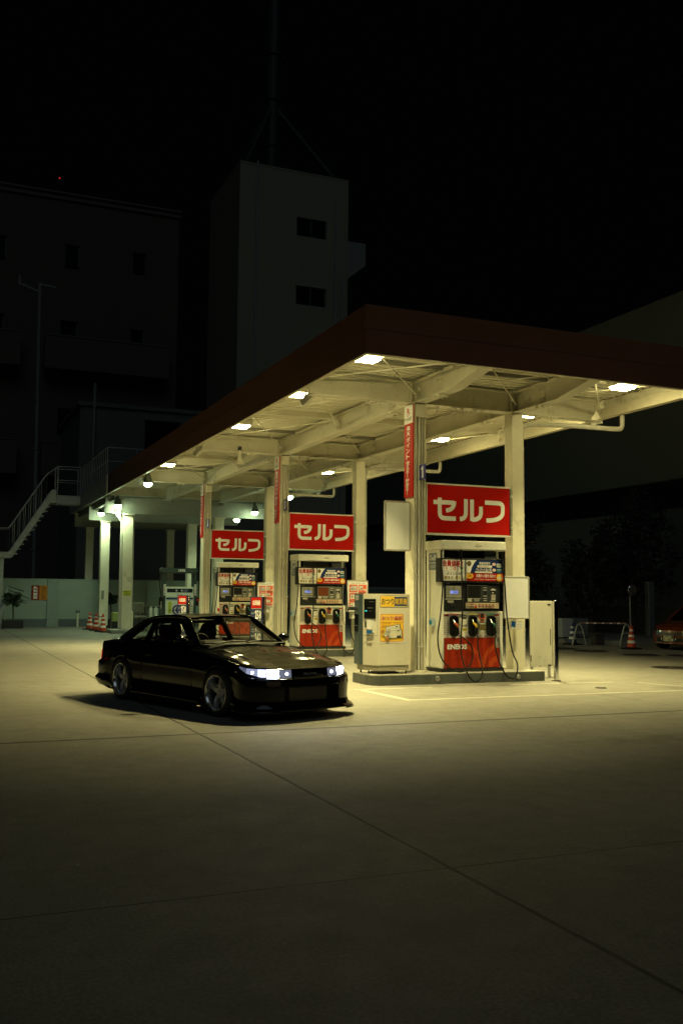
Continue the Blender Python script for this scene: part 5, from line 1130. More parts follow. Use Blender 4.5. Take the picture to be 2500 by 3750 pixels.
# ================================================================ CARS
def lerp(tab, x):
    if x <= tab[0][0]: return tab[0][1]
    for (a, va), (b, vb) in zip(tab[:-1], tab[1:]):
        if x <= b: f = (x-a)/(b-a); f = f*f*(3-2*f)*.5+f*.5; return va+(vb-va)*f
    return tab[-1][1]
def smooth(a, b, x): f = min(1, max(0, (x-a)/(b-a))); return f*f*(3-2*f)
class CarShell:
    """Perimeter skirt + lid, x forward, y left, z up."""
    def __init__(s, c):
        s.c = c
    def Ws(s, X): return lerp(s.c['Ws'], X)
    def Xf(s, t): t = abs(t); return s.c['xf']-.075*t*t-.19*t**7
    def Xr(s, t): t = abs(t); return s.c['xr']+.04*t*t+.11*t**8
    def zt(s, X): return lerp(s.c['zt'], X)
    def lid(s, u, t):
        X = s.Xr(t)+(s.Xf(t)-s.Xr(t))*u; W = s.Ws(X)
        z = s.zt(X)+lerp(s.c['crown'], X)*(1-t*t)-.012*abs(t)**14
        # raised twin ridges on the bonnet
        if X > .75: z += .010*math.exp(-((abs(t)-(.72-.12*(X-.7)))/.05)**2)*smooth(.75, .95, X)*(1-smooth(1.7, 2.0, X))
        return (X, t*W, z)
    def boundary(s, n_side=110, n_end=44):
        B = []
        for i in range(n_side): B.append(s.lid(i/n_side, -1)+('R',))
        for i in range(n_end): B.append(s.lid(1, -1+2*i/n_end)+('F',))
        for i in range(n_side): B.append(s.lid(1-i/n_side, 1)+('L',))
        for i in range(n_end): B.append(s.lid(0, 1-2*i/n_end)+('B',))
        return B
    def skirt(s):
        B = s.boundary(); n = len(B); P = []
        nrm = []
        for i in range(n):
            a, b = B[i-1], B[(i+1) % n]; dx, dy = b[0]-a[0], b[1]-a[1]; q = math.hypot(dx, dy) or 1; nrm.append(Vector((dy/q, -dx/q)))
        for _ in range(2): nrm = [(nrm[i-1]+nrm[i]*2+nrm[(i+1) % n]).normalized() for i in range(n)]
        s.B, s.nrm = B, nrm
        for i in range(n): P.append([s.sp(i, v) for v in s.rows()])
        return P
    def rows(s): return [k/30 for k in range(31)]
    def sp(s, i, v, extra=0.0):
        X, Y, Z, _ = s.B[i]; nr = s.nrm[i]
        wf = smooth(s.c['fb0'], s.c['fb1'], X); wr = smooth(-s.c['rb0'], -s.c['rb1'], -X)
        o = z = 0
        for w_, tab in ((1-wf-wr, s.c['side']), (wf, s.c['front']), (wr, s.c['rear'])):
            if w_ <= 0: continue
            for (v0, z0, o0), (v1, z1, o1) in zip(tab[:-1], tab[1:]):
                if v <= v1+1e-9: f = (v-v0)/(v1-v0); break
            zz = z0+(z1-z0)*f; oo = o0+(o1-o0)*f; z += w_*zz; o += w_*oo
        # z tables are given for the shoulder height zref and scaled between bottom and shoulder
        zref = (1-wf-wr)*s.c['side'][0][1]+wf*s.c['front'][0][1]+wr*s.c['rear'][0][1]
        z = z+(Z-zref)*(1-v)**1.3
        p = Vector((X, Y))+nr*(o+extra)
        return (p.x, p.y, z)
    def body_mesh(s, m, cut=None, cabin=(-1.32, .62, .60), arches=()):
        mb = MB().use(m); P = s.skirt(); n = len(P)
        P2 = P+[P[0]]
        # snap the arch edge
        for (ax, az, ar) in arches:
            for i, col in enumerate(P2):
                for j, p in enumerate(col):
                    if abs(p[1]) < s.c['W']*.72: continue
                    d = math.hypot(p[0]-ax, p[2]-az)
                    if ar-.035 < d < ar+.012:
                        k = ar/d; col[j] = (ax+(p[0]-ax)*k, p[1], az+(p[2]-az)*k)
        def skip(i, j):
            cx_ = (P2[i][j][0]+P2[i+1][j][0]+P2[i][j+1][0]+P2[i+1][j+1][0])/4; cy_ = (P2[i][j][1]+P2[i+1][j+1][1])/2; cz_ = (P2[i][j][2]+P2[i+1][j][2]+P2[i][j+1][2]+P2[i+1][j+1][2])/4
            for (ax, az, ar) in arches:
                if abs(cy_) > s.c['W']*.7 and math.hypot(cx_-ax, cz_-az) < ar-.004: return True
            return bool(cut and cut(cx_, cy_, cz_))
        mb.grid(P2, skip=skip)
        NU, NT = 90, 28
        L = [[s.lid(i/NU, -1+2*j/NT) for j in range(NT+1)] for i in range(NU+1)]
        def skl(i, j):
            x = (L[i][j][0]+L[i+1][j+1][0])/2; y = (L[i][j][1]+L[i+1][j+1][1])/2; return cabin[0] < x < cabin[1] and abs(y) < cabin[2]
        mb.grid(L, skip=skl)
        # floor pan
        fl = [[(p[0]*.98, p[1]*.93, max(p[2], .14)) for p in (P2[i][-1],)]+[(P2[i][-1][0]*.98, 0, .15)] for i in range(n+1)]
        mb.grid(fl, smooth=False)
        return mb
    def patch(s, x_or_t, v0, v1, m, off=.004, nv=4, mb=None):
        mb = mb or MB(); mb.use(m); idx = x_or_t
        mb.grid([[s.sp(i % len(s.B), v0+(v1-v0)*k/nv, off) for k in range(nv+1)] for i in idx]); return mb
paint_k = mat('black_paint', (0.003, 0.0033, 0.0036), 0.09, spec=.36)
trim_k = mat('black_trim', (0.006, 0.006, 0.007), 0.35)
tub_m = mat('cabin_dark', (0.008, 0.008, 0.008), .8)
tyre_m = mat('tyre', (0.012, 0.012, 0.012), .75, bump=.2)
rim_m = mat('rim_silver', (.75, .75, .77), .2, .95)
rim_s = mat('spoke_grey', (.55, .55, .57), .38, .5)
CFG = dict(W=.84, xf=2.06, xr=-2.20,
    Ws=[(-2.2, .70), (-1.7, .76), (-1.25, .79), (-.5, .775), (.6, .775), (1.25, .785), (1.7, .77), (1.85, .74), (2.06, .70)],
    zt=[(-2.2, .775), (-2.05, .82), (-1.6, .862), (-1.2, .85), (-.5, .825), (.5, .825), (.8, .80), (1.25, .745), (1.7, .675), (1.95, .635), (2.06, .61)],
    crown=[(-2.2, .015), (-1.6, .035), (-1.2, .04), (.5, .05), (.9, .055), (1.6, .04), (2.06, .018)],
    fb0=1.55, fb1=1.86, rb0=-1.55, rb1=-1.9,
    side=[(0, .83, 0), (.04, .822, .018), (.10, .80, .030), (.25, .72, .044), (.45, .60, .052), (.48, .585, .058), (.52, .57, .052), (.70, .42, .052), (.80, .32, .045), (.84, .285, .058), (.92, .20, .070), (.97, .14, .062), (1, .13, .03)],
    front=[(0, .62, 0), (.03, .615, .014), (.06, .61, .018), (.30, .515, .035), (.33, .51, .040), (.36, .505, .075), (.42, .49, .088), (.50, .42, .092), (.62, .32, .088), (.75, .22, .085), (.86, .17, .10), (.95, .125, .125), (.98, .11, .122), (1, .105, .05)],
    rear=[(0, .82, 0), (.06, .80, .015), (.12, .76, .02), (.40, .56, .03), (.44, .53, .05), (.47, .52, .075), (.55, .45, .08), (.72, .33, .07), (.80, .27, .085), (.88, .22, .10), (.97, .16, .06), (1, .15, .03)])
def wheel(t, x, y, r, side, rim_r=.222, wdt=.2, steer=0, name='wheel'):
    # side=-1: outer face towards -y
    def tr(mb):
        for i, v in enumerate(mb.v):
            q = Vector((v.x, v.y*(-side), v.z)); q.rotate(Matrix.Rotation(steer, 3, 'Z')); mb.v[i] = q+Vector((x, y, r))
        return mb
    # built with the outer face at -y
    mb = MB().use(rim_m); mb.lathe([(rim_r+.008, -.012), (rim_r+.008, -.018), (rim_r, -.022), (rim_r-.012, -.016), (rim_r-.02, .03), (rim_r-.024, .085), (rim_r-.02, .17), (rim_r, .19)], (0, 0, 0), 40, 'Y')
    mb.use(rim_s); mb.lathe([(0, .035), (.035, .035), (.045, .04), (.062, .05), (.066, .10)], (0, 0, 0), 20, 'Y')
    for k in range(5):
        a_ = k*2*pi/5+.3; ca, sa = cos(a_), sin(a_)
        def fn(u, v, w_): return (u*ca-v*sa, w_, u*sa+v*ca)
        pts = [(.035, -.034), (.11, -.026), (rim_r-.022, -.034), (rim_r-.022, .034), (.11, .026), (.035, .034)]
        f1 = [fn(u, v, .045-.0*u) for u, v in pts]; f1 = [fn(u, v, .052 if u < .1 else (.040 if u < .15 else .07)) for u, v in pts]; f2 = [fn(u*1.0, v*1.3, .11) for u, v in pts]
        mb.add(f1+f2, [(0,1,4,5), (1,2,3,4)]+[(j, (j+1) % 6, (j+1) % 6+6, j+6) for j in range(6)])
        b_ = fn(.05, 0, 0); mb.cyl(Vector(fn(.048, .0, .03)), Vector(fn(.048, 0, .046)), .008, 6)
    mb.use(iron); mb.lathe([(0, .13), (.15, .13), (.155, .14)], (0, 0, 0), 24, 'Y')
    w_ = tr(mb).build(name, None, t)
    mb = MB().use(tyre_m); mb.lathe([(rim_r-.002, -.008), (rim_r+.012, -.024), (r-.03, -.02), (r-.008, -.008), (r, .012), (r, wdt-.03), (r-.01, wdt-.01), (rim_r, wdt)], (0, 0, 0), 48, 'Y'); tr(mb).build('tyre', None, w_)
    return w_
def solid_strip(mb, poly, th):
    """closed 3d polygon thickened by th along its normal"""
    P = [Vector(p) for p in poly]; n = Vector((0, 0, 0))
    for i in range(len(P)): n += P[i].cross(P[(i+1) % len(P)])
    n.normalize(); m_ = len(P)
    mb.add([p+n*th/2 for p in P]+[p-n*th/2 for p in P], [tuple(range(m_)), tuple(range(2*m_-1, m_-1, -1))]+[(k, (k+1) % m_, (k+1) % m_+m_, k+m_) for k in range(m_)])

car = empty('black_coupe', (3.78, 13.42, 0), -1.262, True, 'lowered glossy black two-door coupe with its headlights on', 'car')
sh = CarShell(CFG)
AR = ((1.25, .30, .335), (-1.25, .30, .335))
def cut1(x, y, z): return x > 1.9 and ((abs(y) < .40 and .215 < z < .415) or (abs(y) < .27 and .525 < z < .60))
sh.skirt(); mb = sh.body_mesh(paint_k, cut1, arches=AR); body = mb.build('body', None, car, weld=True)
# wheel arches: liners and lips
mb = MB().use(tub_m)
for ax in (1.25, -1.25):
    for s_ in (-1, 1):
        prof = [(ax+.333*cos(radians(a_)), .30+.333*sin(radians(a_))) for a_ in range(-25, 206, 10)]
        mb.grid([[(x, s_*(.835 if 1 else 0)-s_*.02, z), (x, s_*.5, z)] for x, z in prof]); mb.add([(x, s_*.5, z) for x, z in prof], [tuple(range(len(prof)))])
mb.build('wheel_well', None, car)
for ax in (1.25, -1.25):
    for s_ in (-1, 1):
        mb = MB().use(paint_k); yb_ = .832 if ax < 0 else .830
        mb.tube([(ax+.338*cos(radians(a_)), s_*(yb_-.012*abs(cos(radians(a_)))), .30+.338*sin(radians(a_))) for a_ in range(-18, 199, 9)], .012, 6); mb.build('arch_lip', None, car)
for x, s_, st in ((1.25, -1, .04), (1.25, 1, .04), (-1.25, -1, 0), (-1.25, 1, 0)): wheel(car, x, s_*.835, .298, s_, steer=st)
# interior tub
mb = MB().use(tub_m)
mb.add([(-1.32, -.6, .86), (.62, -.6, .86), (.62, .6, .86), (-1.32, .6, .86), (-1.1, -.6, .35), (.45, -.6, .35), (.45, .6, .35), (-1.1, .6, .35)], [(0,1,5,4), (1,2,6,5), (2,3,7,6), (3,0,4,7), (4,5,6,7)])
mb.bbox(.18, .66, -.6, .6, .62, .865, .04); mb.bbox(.22, .5, -.56, -.2, .80, .91, .03)
mb.build('cabin', None, car)
# greenhouse
AB = (.64, .69, .845); AT = (.04, .535, 1.195); RM = (-.46, .545, 1.215); RR = (-1.0, .525, 1.165); CB = (-1.60, .66, .872); BLF = (.50, .735, .835); BLR = (-1.30, .735, .848)
def mir(p, s_): return (p[0], p[1]*s_, p[2])
mb = MB().use(paint_k)
for s_ in (-1, 1):
    A0, A1, M1, R1_, C1 = [mir(p, s_) for p in (AB, AT, RM, RR, CB)]
    mb.tube(catmull([A0, tuple((Vector(A0)*.5+Vector(A1)*.5)+Vector((.0, 0, .012))), A1, M1, R1_, tuple((Vector(R1_)*.5+Vector(C1)*.5)+Vector((.0, 0, .018))), C1], 6), .027, 8)
    # rail under the roof (top frame of the doors)
    ft, rt_, qt, qb = mir((-.06, .575, 1.135), s_), mir((-.70, .575, 1.125), s_), mir((-.90, .575, 1.115), s_), mir((-1.27, .70, .862), s_)
    solid_strip(mb, [A1, ft, mir((.40, .70, .872), s_), mir((.50, .73, .84), s_), A0], .03)
    solid_strip(mb, [A1, M1, rt_, ft], .025); solid_strip(mb, [M1, R1_, qt, rt_], .025)
    solid_strip(mb, [R1_, C1, mir((-1.45, .72, .852), s_), qb, qt], .03)
    solid_strip(mb, [rt_, mir((-.80, .575, 1.12), s_), mir((-.80, .725, .845), s_), mir((-.68, .725, .845), s_)], .035)
    solid_strip(mb, [mir((.5, .735, .83), s_), mir((.42, .70, .866), s_), mir((-1.28, .71, .872), s_), mir((-1.34, .735, .845), s_)], .03)
NR = 14; NC_ = 16
roof = []
for i in range(NR+1):
    f = i/NR; x = .04+(-1.0-.04)*f; zc = 1.195+(.03)*sin(pi*min(1, f*1.1))-.03*f*f; w_ = .535+.01*sin(pi*f)
    roof.append([(x+(.055 if f == 0 else .055*(1-f)**3)*(1-(j/NC_*2-1)**2)-(.05*f**3)*(1-(j/NC_*2-1)**2), w_*(j/NC_*2-1), zc+.032*(1-(j/NC_*2-1)**2)+.006) for j in range(NC_+1)])
mb.grid(roof); mb.grid([[(p[0], p[1], p[2]-.03) for p in r] for r in roof]); mb.build('cabin_frame', None, car)
glz = glassm('car_glass', (.94, .95, .90)); glz2 = glassm('car_side_glass', (.88, .90, .85))
def quadgrid(a, b, c, d, bulge, n=10):
    a, b, c, d = map(Vector, (a, b, c, d)); G = []
    nn2 = (b-a).cross(d-a).normalized()
    for i in range(n+1):
        u = i/n; G.append([tuple(a.lerp(b, u).lerp(d.lerp(c, u), j/n)+Vector((bulge[0], 0, bulge[1]))*(1-(2*u-1)**2)) for j in range(n+1)])
    return G
mb = MB().use(glz); mb.grid(quadgrid(mir(AB, -1), AB, AT, mir(AT, -1), (.09, .015))); mb.build('windscreen', None, car)
mb = MB().use(glz); mb.grid(quadgrid(CB, mir(CB, -1), mir(RR, -1), RR, (-.04, .025))); mb.build('rear_window', None, car)
for s_ in (-1, 1):
    mb = MB().use(glz2); mb.add([mir(p, s_) for p in ((.42, .70, .86), (-.06, .577, 1.14), (-.71, .577, 1.13), (-.69, .715, .86))], [(0,1,2,3)]); mb.build('side_window', None, car)
    mb = MB().use(glz2); mb.add([mir(p, s_) for p in ((-.79, .715, .86), (-.80, .577, 1.125), (-.90, .577, 1.12), (-1.28, .70, .868))], [(0,1,2,3)]); mb.build('quarter_window', None, car)
# bonnet and door shut lines, handles
line_m = mat('shut_line', (.001, .001, .001), .9)
mb = MB().use(line_m)
for s_ in (-1, 1):
    mb.tube([(.72+1.14*k/14, s_*(lerp(CFG['Ws'], .72+1.14*k/14)*.955), sh.zt(.72+1.14*k/14)+lerp(CFG['crown'], .72+1.14*k/14)*.09+.0) for k in range(15)], .0035, 4)
mb.build('bonnet_gap', None, car)
def side_line(xs, s_, z0, z1):
    best = None; pts = []
    for k in range(13):
        v = k/12; 
    return pts
def side_pt(x, v, s_, off=.002):
    # nearest boundary index on one side for a given x
    rng = [i for i, b in enumerate(sh.B) if b[3] == ('R' if s_ < 0 else 'L')]; i = min(rng, key=lambda q: abs(sh.B[q][0]-x)); p = sh.sp(i, v, off); return (x, p[1], p[2])
for s_ in (-1, 1):
    mb = MB().use(line_m)
    for x in (.62, -.66): mb.tube([side_pt(x-(.03 if x < 0 else -.02)*k/10, .02+.80*k/10, s_, .0005) for k in range(11)], .0035, 4)
    mb.tube([side_pt(.62-1.28*k/12, .83, s_, .0005) for k in range(13)], .0035, 4)
    mb.tube([side_pt(1.02-1.95*k/16, .50, s_, .002) for k in range(17)], .007, 4)
    mb.build('door_gap', None, car)
    mb = MB().use(trim_k); p = side_pt(-.50, .30, s_, .0); mb.bbox(-.58, -.42, p[1]-.012 if s_ < 0 else p[1], p[1] if s_ < 0 else p[1]+.012, p[2]-.018, p[2]+.012, .004); mb.build('door_handle', None, car)
    # flared skirt
    mb = MB().use(paint_k)
    mb.grid([[side_pt(x, .86, s_, .0), (x, side_pt(x, .9, s_, .03)[1], .17), (x, side_pt(x, .92, s_, .035)[1], .105), (x, side_pt(x, .97, s_, -.03)[1], .10)] for x in [.88-1.76*k/14 for k in range(15)]]); mb.build('side_skirt', None, car)
    # side indicator
    mb = MB().use(mat('clear_lens', (.5, .42, .36), .1, coat=1)); p = side_pt(1.63, .38, s_, .0); mb.sphere((1.66, p[1], .585), .02, 10, 6, (1.5, .5, .6)); mb.build('side_marker', None, car)
    # mirror
    mb = MB().use(paint_k); yy = s_*.86
    mb.sphere((.40, yy, .925), .085, 18, 12, (.75, 1.12, .72)); mb.tube([(.44, s_*.78, .90), (.47, s_*.70, .868)], .03, 8, rs=[.028, .04])
    mr = mb.build('door_mirror', None, car)
    mb = MB().use(chrome); mb.lathe([(0, -.062), (.05, -.062), (.056, -.05)], (.40, yy, .925), 16, 'X'); mb.build('mirror_glass', None, mr)
# grille panel, badge
mb = MB().use(mat('gloss_panel', (.006, .006, .007), .1, coat=1)); mb.grid([[(2.062-.03*(abs(y)/.27)**2+(.0 if z > .6 else .02), y, z) for z in (.605, .575, .54, .52)] for y in [-.275+.55*k/12 for k in range(13)]]); gp = mb.build('grille_panel', None, car)
a = Art((2.092, -.105, .548), (0, 1, 0), (-.25, 0, 1), lift=.004); a.text('SILVIA', 0, 0, .21, .026, (.28, .28, .29), .01, 2); a.build(gp, 'badge')
# intercooler
mb = MB().use(mat('intercooler', (.13, .13, .13), .45, .8)); mb.box(2.0, 2.04, -.30, .30, .225, .395)
for k in range(11): mb.box(2.041, 2.062, -.30, .30, .232+k*.0148, .238+k*.0148)
mb.build('intercooler', None, car)
mb = MB().use(tub_m); mb.add([(2.16, -.41, .21), (2.16, .41, .21), (2.16, .41, .42), (2.16, -.41, .42), (1.9, -.41, .21), (1.9, .41, .21), (1.9, .41, .42), (1.9, -.41, .42)], [(0,1,5,4), (3,2,6,7), (4,5,6,7), (0,4,7,3), (1,5,6,2)])
mb.add([(2.12, -.3, .52), (2.12, .3, .52), (2.0, .3, .52), (2.0, -.3, .52), (2.0, -.3, .605), (2.0, .3, .605)], [(0,1,2,3), (3,2,5,4)]); mb.build('intake', None, car)
# headlights
nB = len(sh.B); Fi = [i for i, b in enumerate(sh.B) if b[3] == 'F']; Rs = [i for i, b in enumerate(sh.B) if b[3] == 'R' and b[0] > 1.68]; Ls = [i for i, b in enumerate(sh.B) if b[3] == 'L' and b[0] > 1.68]
for s_ in (-1, 1):
    idx = (Rs+[i for i in Fi if sh.B[i][1] < 0]) if s_ < 0 else (Ls[::-1]+[i for i in Fi if sh.B[i][1] > 0][::-1])
    ys = [abs(sh.B[i][1]) for i in idx]
    outer = [i for i in idx if abs(sh.B[i][1]) > .585]; mid = [i for i in idx if .44 < abs(sh.B[i][1]) < .62]; inn = [i for i in idx if .285 < abs(sh.B[i][1]) < .45]
    def lens(ii, m_, v0=.065, v1=.30, off=.006, taper=False):
        mb = MB().use(m_); G = []
        for q, i in enumerate(ii):
            lo = v1 if not taper else v0+(v1-v0)*min(1, .25+.75*q/(len(ii)*.75))
            G.append([sh.sp(i, v0+(lo-v0)*k/4, off) for k in range(5)])
        return mb.grid(G)
    hl = lens(mid, emis('headlamp_glow', (.78, .82, 1.0), 60)).build('headlight', None, car)
    ol = MB(); no = len(outer)
    for q in range(no-1):
        f_ = q/no; e_ = 0 if f_ < .35 else (1 if f_ < .62 else 2)
        ol.use(emis('headlamp_side_%d' % e_, (.62, .68, 1.0), (.16, .5, 1.7)[e_])); G = []
        for qq in (q, q+1): i = outer[qq]; lo = .065+.235*min(1, .25+.75*qq/(no*.75)); G.append([sh.sp(i, .065+(lo-.065)*k/4, .004) for k in range(5)])
        ol.grid(G)
    ol.build('outer_lens', None, hl)
    lens(inn, emis('headlamp_inner', (.70, .75, 1.0), .22), off=.004).build('inner_lens', None, hl)
    mb = MB().use(emis('reflector_glow', (.8, .84, 1.0), 14)); 
    i = inn[len(inn)//2]; p = sh.sp(i, .18, .008); mb.sphere(p, .022, 10, 6, (.4, 1, .8)); i = outer[int(len(outer)*.55)]; p = sh.sp(i, .17, .004); mb.sphere(p, .022 if s_ < 0 else .008, 10, 6, (.5, 1, .8)); mb.build('reflector', None, hl)
    mb = MB().use(trim_k)
    for ii in ([mid[0]], [mid[-1]]): 
        for i in ii: mb.tube([sh.sp(i, .06+.24*k/4, .009) for k in range(5)], .006, 5)
    mb.tube([sh.sp(i, .31, .008) for i in idx if abs(sh.B[i][1]) > .28], .006, 5); mb.build('lens_frame', None, hl)
    # bumper indicator
    ii = [i for i in idx if .43 < abs(sh.B[i][1]) < .60]; mb = sh.patch(ii, .43, .50, mat('bumper_lens', (.10, .08, .075), .08, coat=1), .004); mb.build('indicator', None, car)
    # spot beam of the lamp
    sd = bpy.data.lights.new('beam', 'SPOT'); so = bpy.data.objects.new('headlight_beam', sd); COL.objects.link(so); so.parent = car
    sd.energy = 12; sd.spot_size = radians(75); sd.spot_blend = .9; sd.shadow_soft_size = .06; sd.color = (.8, .86, 1.0)
    so.location = (2.16, s_*.52, .56); so.rotation_euler = (radians(80), 0, radians(-90))
    # front canard / lip corner
    mb = MB().use(paint_k); fi = [i for i in idx if abs(sh.B[i][1]) > .45]
    mb.grid([[sh.sp(i, .86, -.02), sh.sp(i, .93, .03), tuple(Vector(sh.sp(i, .97, .055))-Vector((0, 0, .01))), tuple(Vector(sh.sp(i, .99, .0))-Vector((0, 0, .012)))] for i in fi]); mb.build('lip', None, car)
# wipers, cowl
mb = MB().use(trim_k)
mb.grid([[(x+.1*(1-(y/.66)**2), y, z) for x, z in ((.70, .87), (.62, .872), (.60, .86))] for y in [-.66+1.32*k/12 for k in range(13)]])
mb.build('cowl', None, car)
for y0_, y1_, xa, xb in ((-.55, .02, .72, .76), (-.05, .5, .77, .74)):
    mb = MB().use(trim_k); mb.tube([(xa, y0_, .892), (xb-.02, (y0_+y1_)/2, .912), (xb-.05, y1_, .905)], .007, 6); mb.tube([(.74, (y0_+y1_)/2-.25, .88), (xb-.02, (y0_+y1_)/2, .918)], .009, 6); mb.build('wiper', None, car)
# tail: lights, spats, lip
Bi = [i for i, b in enumerate(sh.B) if b[3] == 'B']; Rr = [i for i, b in enumerate(sh.B) if b[3] == 'R' and b[0] < -2.03]; Lr = [i for i, b in enumerate(sh.B) if b[3] == 'L' and b[0] < -2.03]
for s_ in (-1, 1):
    ii = ([i for i in Bi if sh.B[i][1] < -.3]+Rr) if s_ < 0 else ([i for i in Bi if sh.B[i][1] > .3][::-1]+Lr[::-1])
    ii = ([i for i in Bi if sh.B[i][1] < -.3]+Rr[:4]) if s_ < 0 else (Lr[-4:]+[i for i in Bi if sh.B[i][1] > .3])
    mb = sh.patch(ii, .22, .40, emis('tail_glow', (1, .02, .01), .55), .006); mb.build('tail_light', None, car)
    mb = MB().use(paint_k); y = s_*.80
    mb.grid([[(x, s_*(.79), z1), (x-.02, s_*(.835), (z1+z0)/2), (x, s_*.825, z0), (x, s_*.74, z0)] for x, z1, z0 in ((-1.56, .30, .125), (-1.66, .34, .13), (-1.76, .35, .15), (-1.88, .345, .18), (-1.98, .34, .21), (-2.06, .33, .235))]); mb.build('rear_spat', None, car)
# seats, wheel
seat_r = mat('seat_red', (.12, .006, .006), .7, vary=.1); seat_k = mat('seat_black', (.012, .012, .013), .7)
for yc_, m_, lab in ((-.36, seat_r, 'dark red driver seat'), (.36, seat_k, None)):
    mb = MB().use(m_)
    R = Matrix.Rotation(radians(-18), 3, 'Y')
    for (cx_, cz_, sx_, sy_, sz_) in ((-.72, .66, .12, .44, .52), (-.80, .99, .10, .26, .2), (-.66, .62, .16, .08, .46), (-.40, .42, .5, .44, .14)):
        if sz_ > .4 or cz_ > .9:
            b2 = MB(); b2.bbox(-sx_/2, sx_/2, -sy_/2, sy_/2, -sz_/2, sz_/2, .04)
            offs = (0,) if sy_ > .1 else (-.2, .2)
            for of in offs: mb.add([R @ v+Vector((cx_, yc_+of, cz_)) for v in b2.v], b2.f)
        else: mb.bbox(cx_-sx_/2, cx_+sx_/2, yc_-sy_/2, yc_+sy_/2, cz_-sz_/2, cz_+sz_/2, .04)
    st_ = mb.build('seat', None, car)
    if lab: st_['label'] = lab
mb = MB().use(seat_k); R = Matrix.Rotation(radians(-62), 3, 'Y')
mb.tube([Vector((.02, -.36, .83))+R@Vector((.175*cos(a_), .175*sin(a_), 0)) for a_ in [2*pi*k/24 for k in range(24)]], .013, 8, cyc=True)
for a_ in (0, 2.1, 4.2): mb.cyl(Vector((.02, -.36, .83)), Vector((.02, -.36, .83))+R@Vector((.17*cos(a_), .17*sin(a_), 0)), .012, 6)
mb.cyl((.02, -.36, .83), (.2, -.36, .76), .025, 8); mb.build('steering_wheel', None, car)
mb = MB().use(tub_m); mb.bbox(-.02, .04, -.12, .12, 1.10, 1.155, .01); mb.bbox(-.02, .10, -.5, -.14, 1.165, 1.18, .004); mb.bbox(-.02, .10, .14, .5, 1.165, 1.18, .004)
for y in (-.5, .5): mb.tube([(-.85, y, .4), (-.85, y, 1.08), (-.85, y*.9, 1.13)], .02, 6)
mb.tube([(-.85, -.48, 1.12), (-.85, .48, 1.12)], .02, 6); mb.tube([(-.85, -.48, 1.1), (-1.4, -.45, .75)], .02, 6); mb.tube([(-.85, .48, 1.1), (-1.4, .45, .75)], .02, 6)
mb.build('roll_bar', None, car)

# ---------------------------------------------------------------- driver
def skin_mesh(name, verts, edges, radii, m, sub=2, root=0):
    me = bpy.data.meshes.new(name); me.from_pydata(verts, edges, []); o = bpy.data.objects.new(name, me); COL.objects.link(o)
    o.modifiers.new('s', 'SKIN'); 
    for i, r in enumerate(radii): me.skin_vertices[0].data[i].radius = r if isinstance(r, tuple) else (r, r); me.skin_vertices[0].data[i].use_root = (i == root)
    sb = o.modifiers.new('u', 'SUBSURF'); sb.levels = sub; sb.render_levels = sub
    dg = bpy.context.evaluated_depsgraph_get(); me2 = bpy.data.meshes.new_from_object(o.evaluated_get(dg))
    bpy.data.objects.remove(o); return me2
# local frame = car frame
dm = Matrix.Translation((3.78, 13.42, 0)) @ Matrix.Rotation(-1.262, 4, 'Z')
skin_c = mat('skin', (.30, .17, .115), .5, vary=.08); cloth = mat('dark_jacket', (.018, .018, .022), .85, vary=.2, vscale=20); hair_m = mat('hair_black', (.008, .007, .006), .5)
V = [(-.55,-.36,.50),(-.60,-.36,.64),(-.64,-.36,.80),(-.64,-.36,.87),(-.61,-.36,.945),          # pelvis..neck 0-4
     (-.62,-.54,.82),(-.42,-.60,.68),(-.16,-.50,.80),(-.10,-.47,.83),                              # right arm 5-8
     (-.62,-.18,.82),(-.42,-.12,.68),(-.16,-.22,.80),(-.10,-.25,.83),                              # left arm
     (-.50,-.45,.48),(-.10,-.46,.56),(.20,-.45,.40),(-.50,-.27,.48),(-.10,-.26,.56),(.20,-.27,.40)]
Ed = [(0,1),(1,2),(2,3),(3,4),(2,5),(5,6),(6,7),(7,8),(2,9),(9,10),(10,11),(11,12),(0,13),(13,14),(14,15),(0,16),(16,17),(17,18)]
Rd = [.14,.145,(.16,.12),.07,.052,.07,.048,.034,.03,.07,.048,.034,.03,.09,.072,.055,.09,.072,.055]
pm = skin_mesh('person', V, Ed, Rd, cloth)
bm = bmesh.new(); bm.from_mesh(pm)
# head: ellipsoid with brow, nose, chin, ears; plus fingers
hb = MB(); hc = Vector((-.555, -.36, 1.015)); G = []
for i in range(29):
    th = pi*i/28; row = []
    for j in range(33):
        ph = 2*pi*j/32; d = Vector((sin(th)*cos(ph), sin(th)*sin(ph), cos(th))); rx, ry, rz_ = .098, .076, .118
        p = Vector((d.x*rx, d.y*ry, d.z*rz_)); fr = max(0, d.x)
        if d.z < -.2: p.y *= 1-.30*(-d.z-.2); 
        if d.z < 0: p.x += fr*.012
        p.x += .026*fr**8*math.exp(-((d.z+.12)/.16)**2)*math.exp(-(d.y/.16)**2)        # nose
        p.x -= .010*fr**2*math.exp(-((d.z-.10)/.12)**2)*math.exp(-((abs(d.y)-.36)/.17)**2)   # eye sockets
        p.x += .006*fr**4*math.exp(-((d.z-.30)/.10)**2)
        p.x += .007*fr**6*math.exp(-((d.z+.50)/.05)**2)*math.exp(-(d.y/.3)**2)         # lips
        p.y += .012*(1 if d.y > 0 else -1)*math.exp(-((d.x+.05)/.10)**2)*math.exp(-((d.z+.02)/.2)**2)*abs(d.y)**4
        row.append(hc+p)
    G.append(row)
hb.use(skin_c).grid(G)
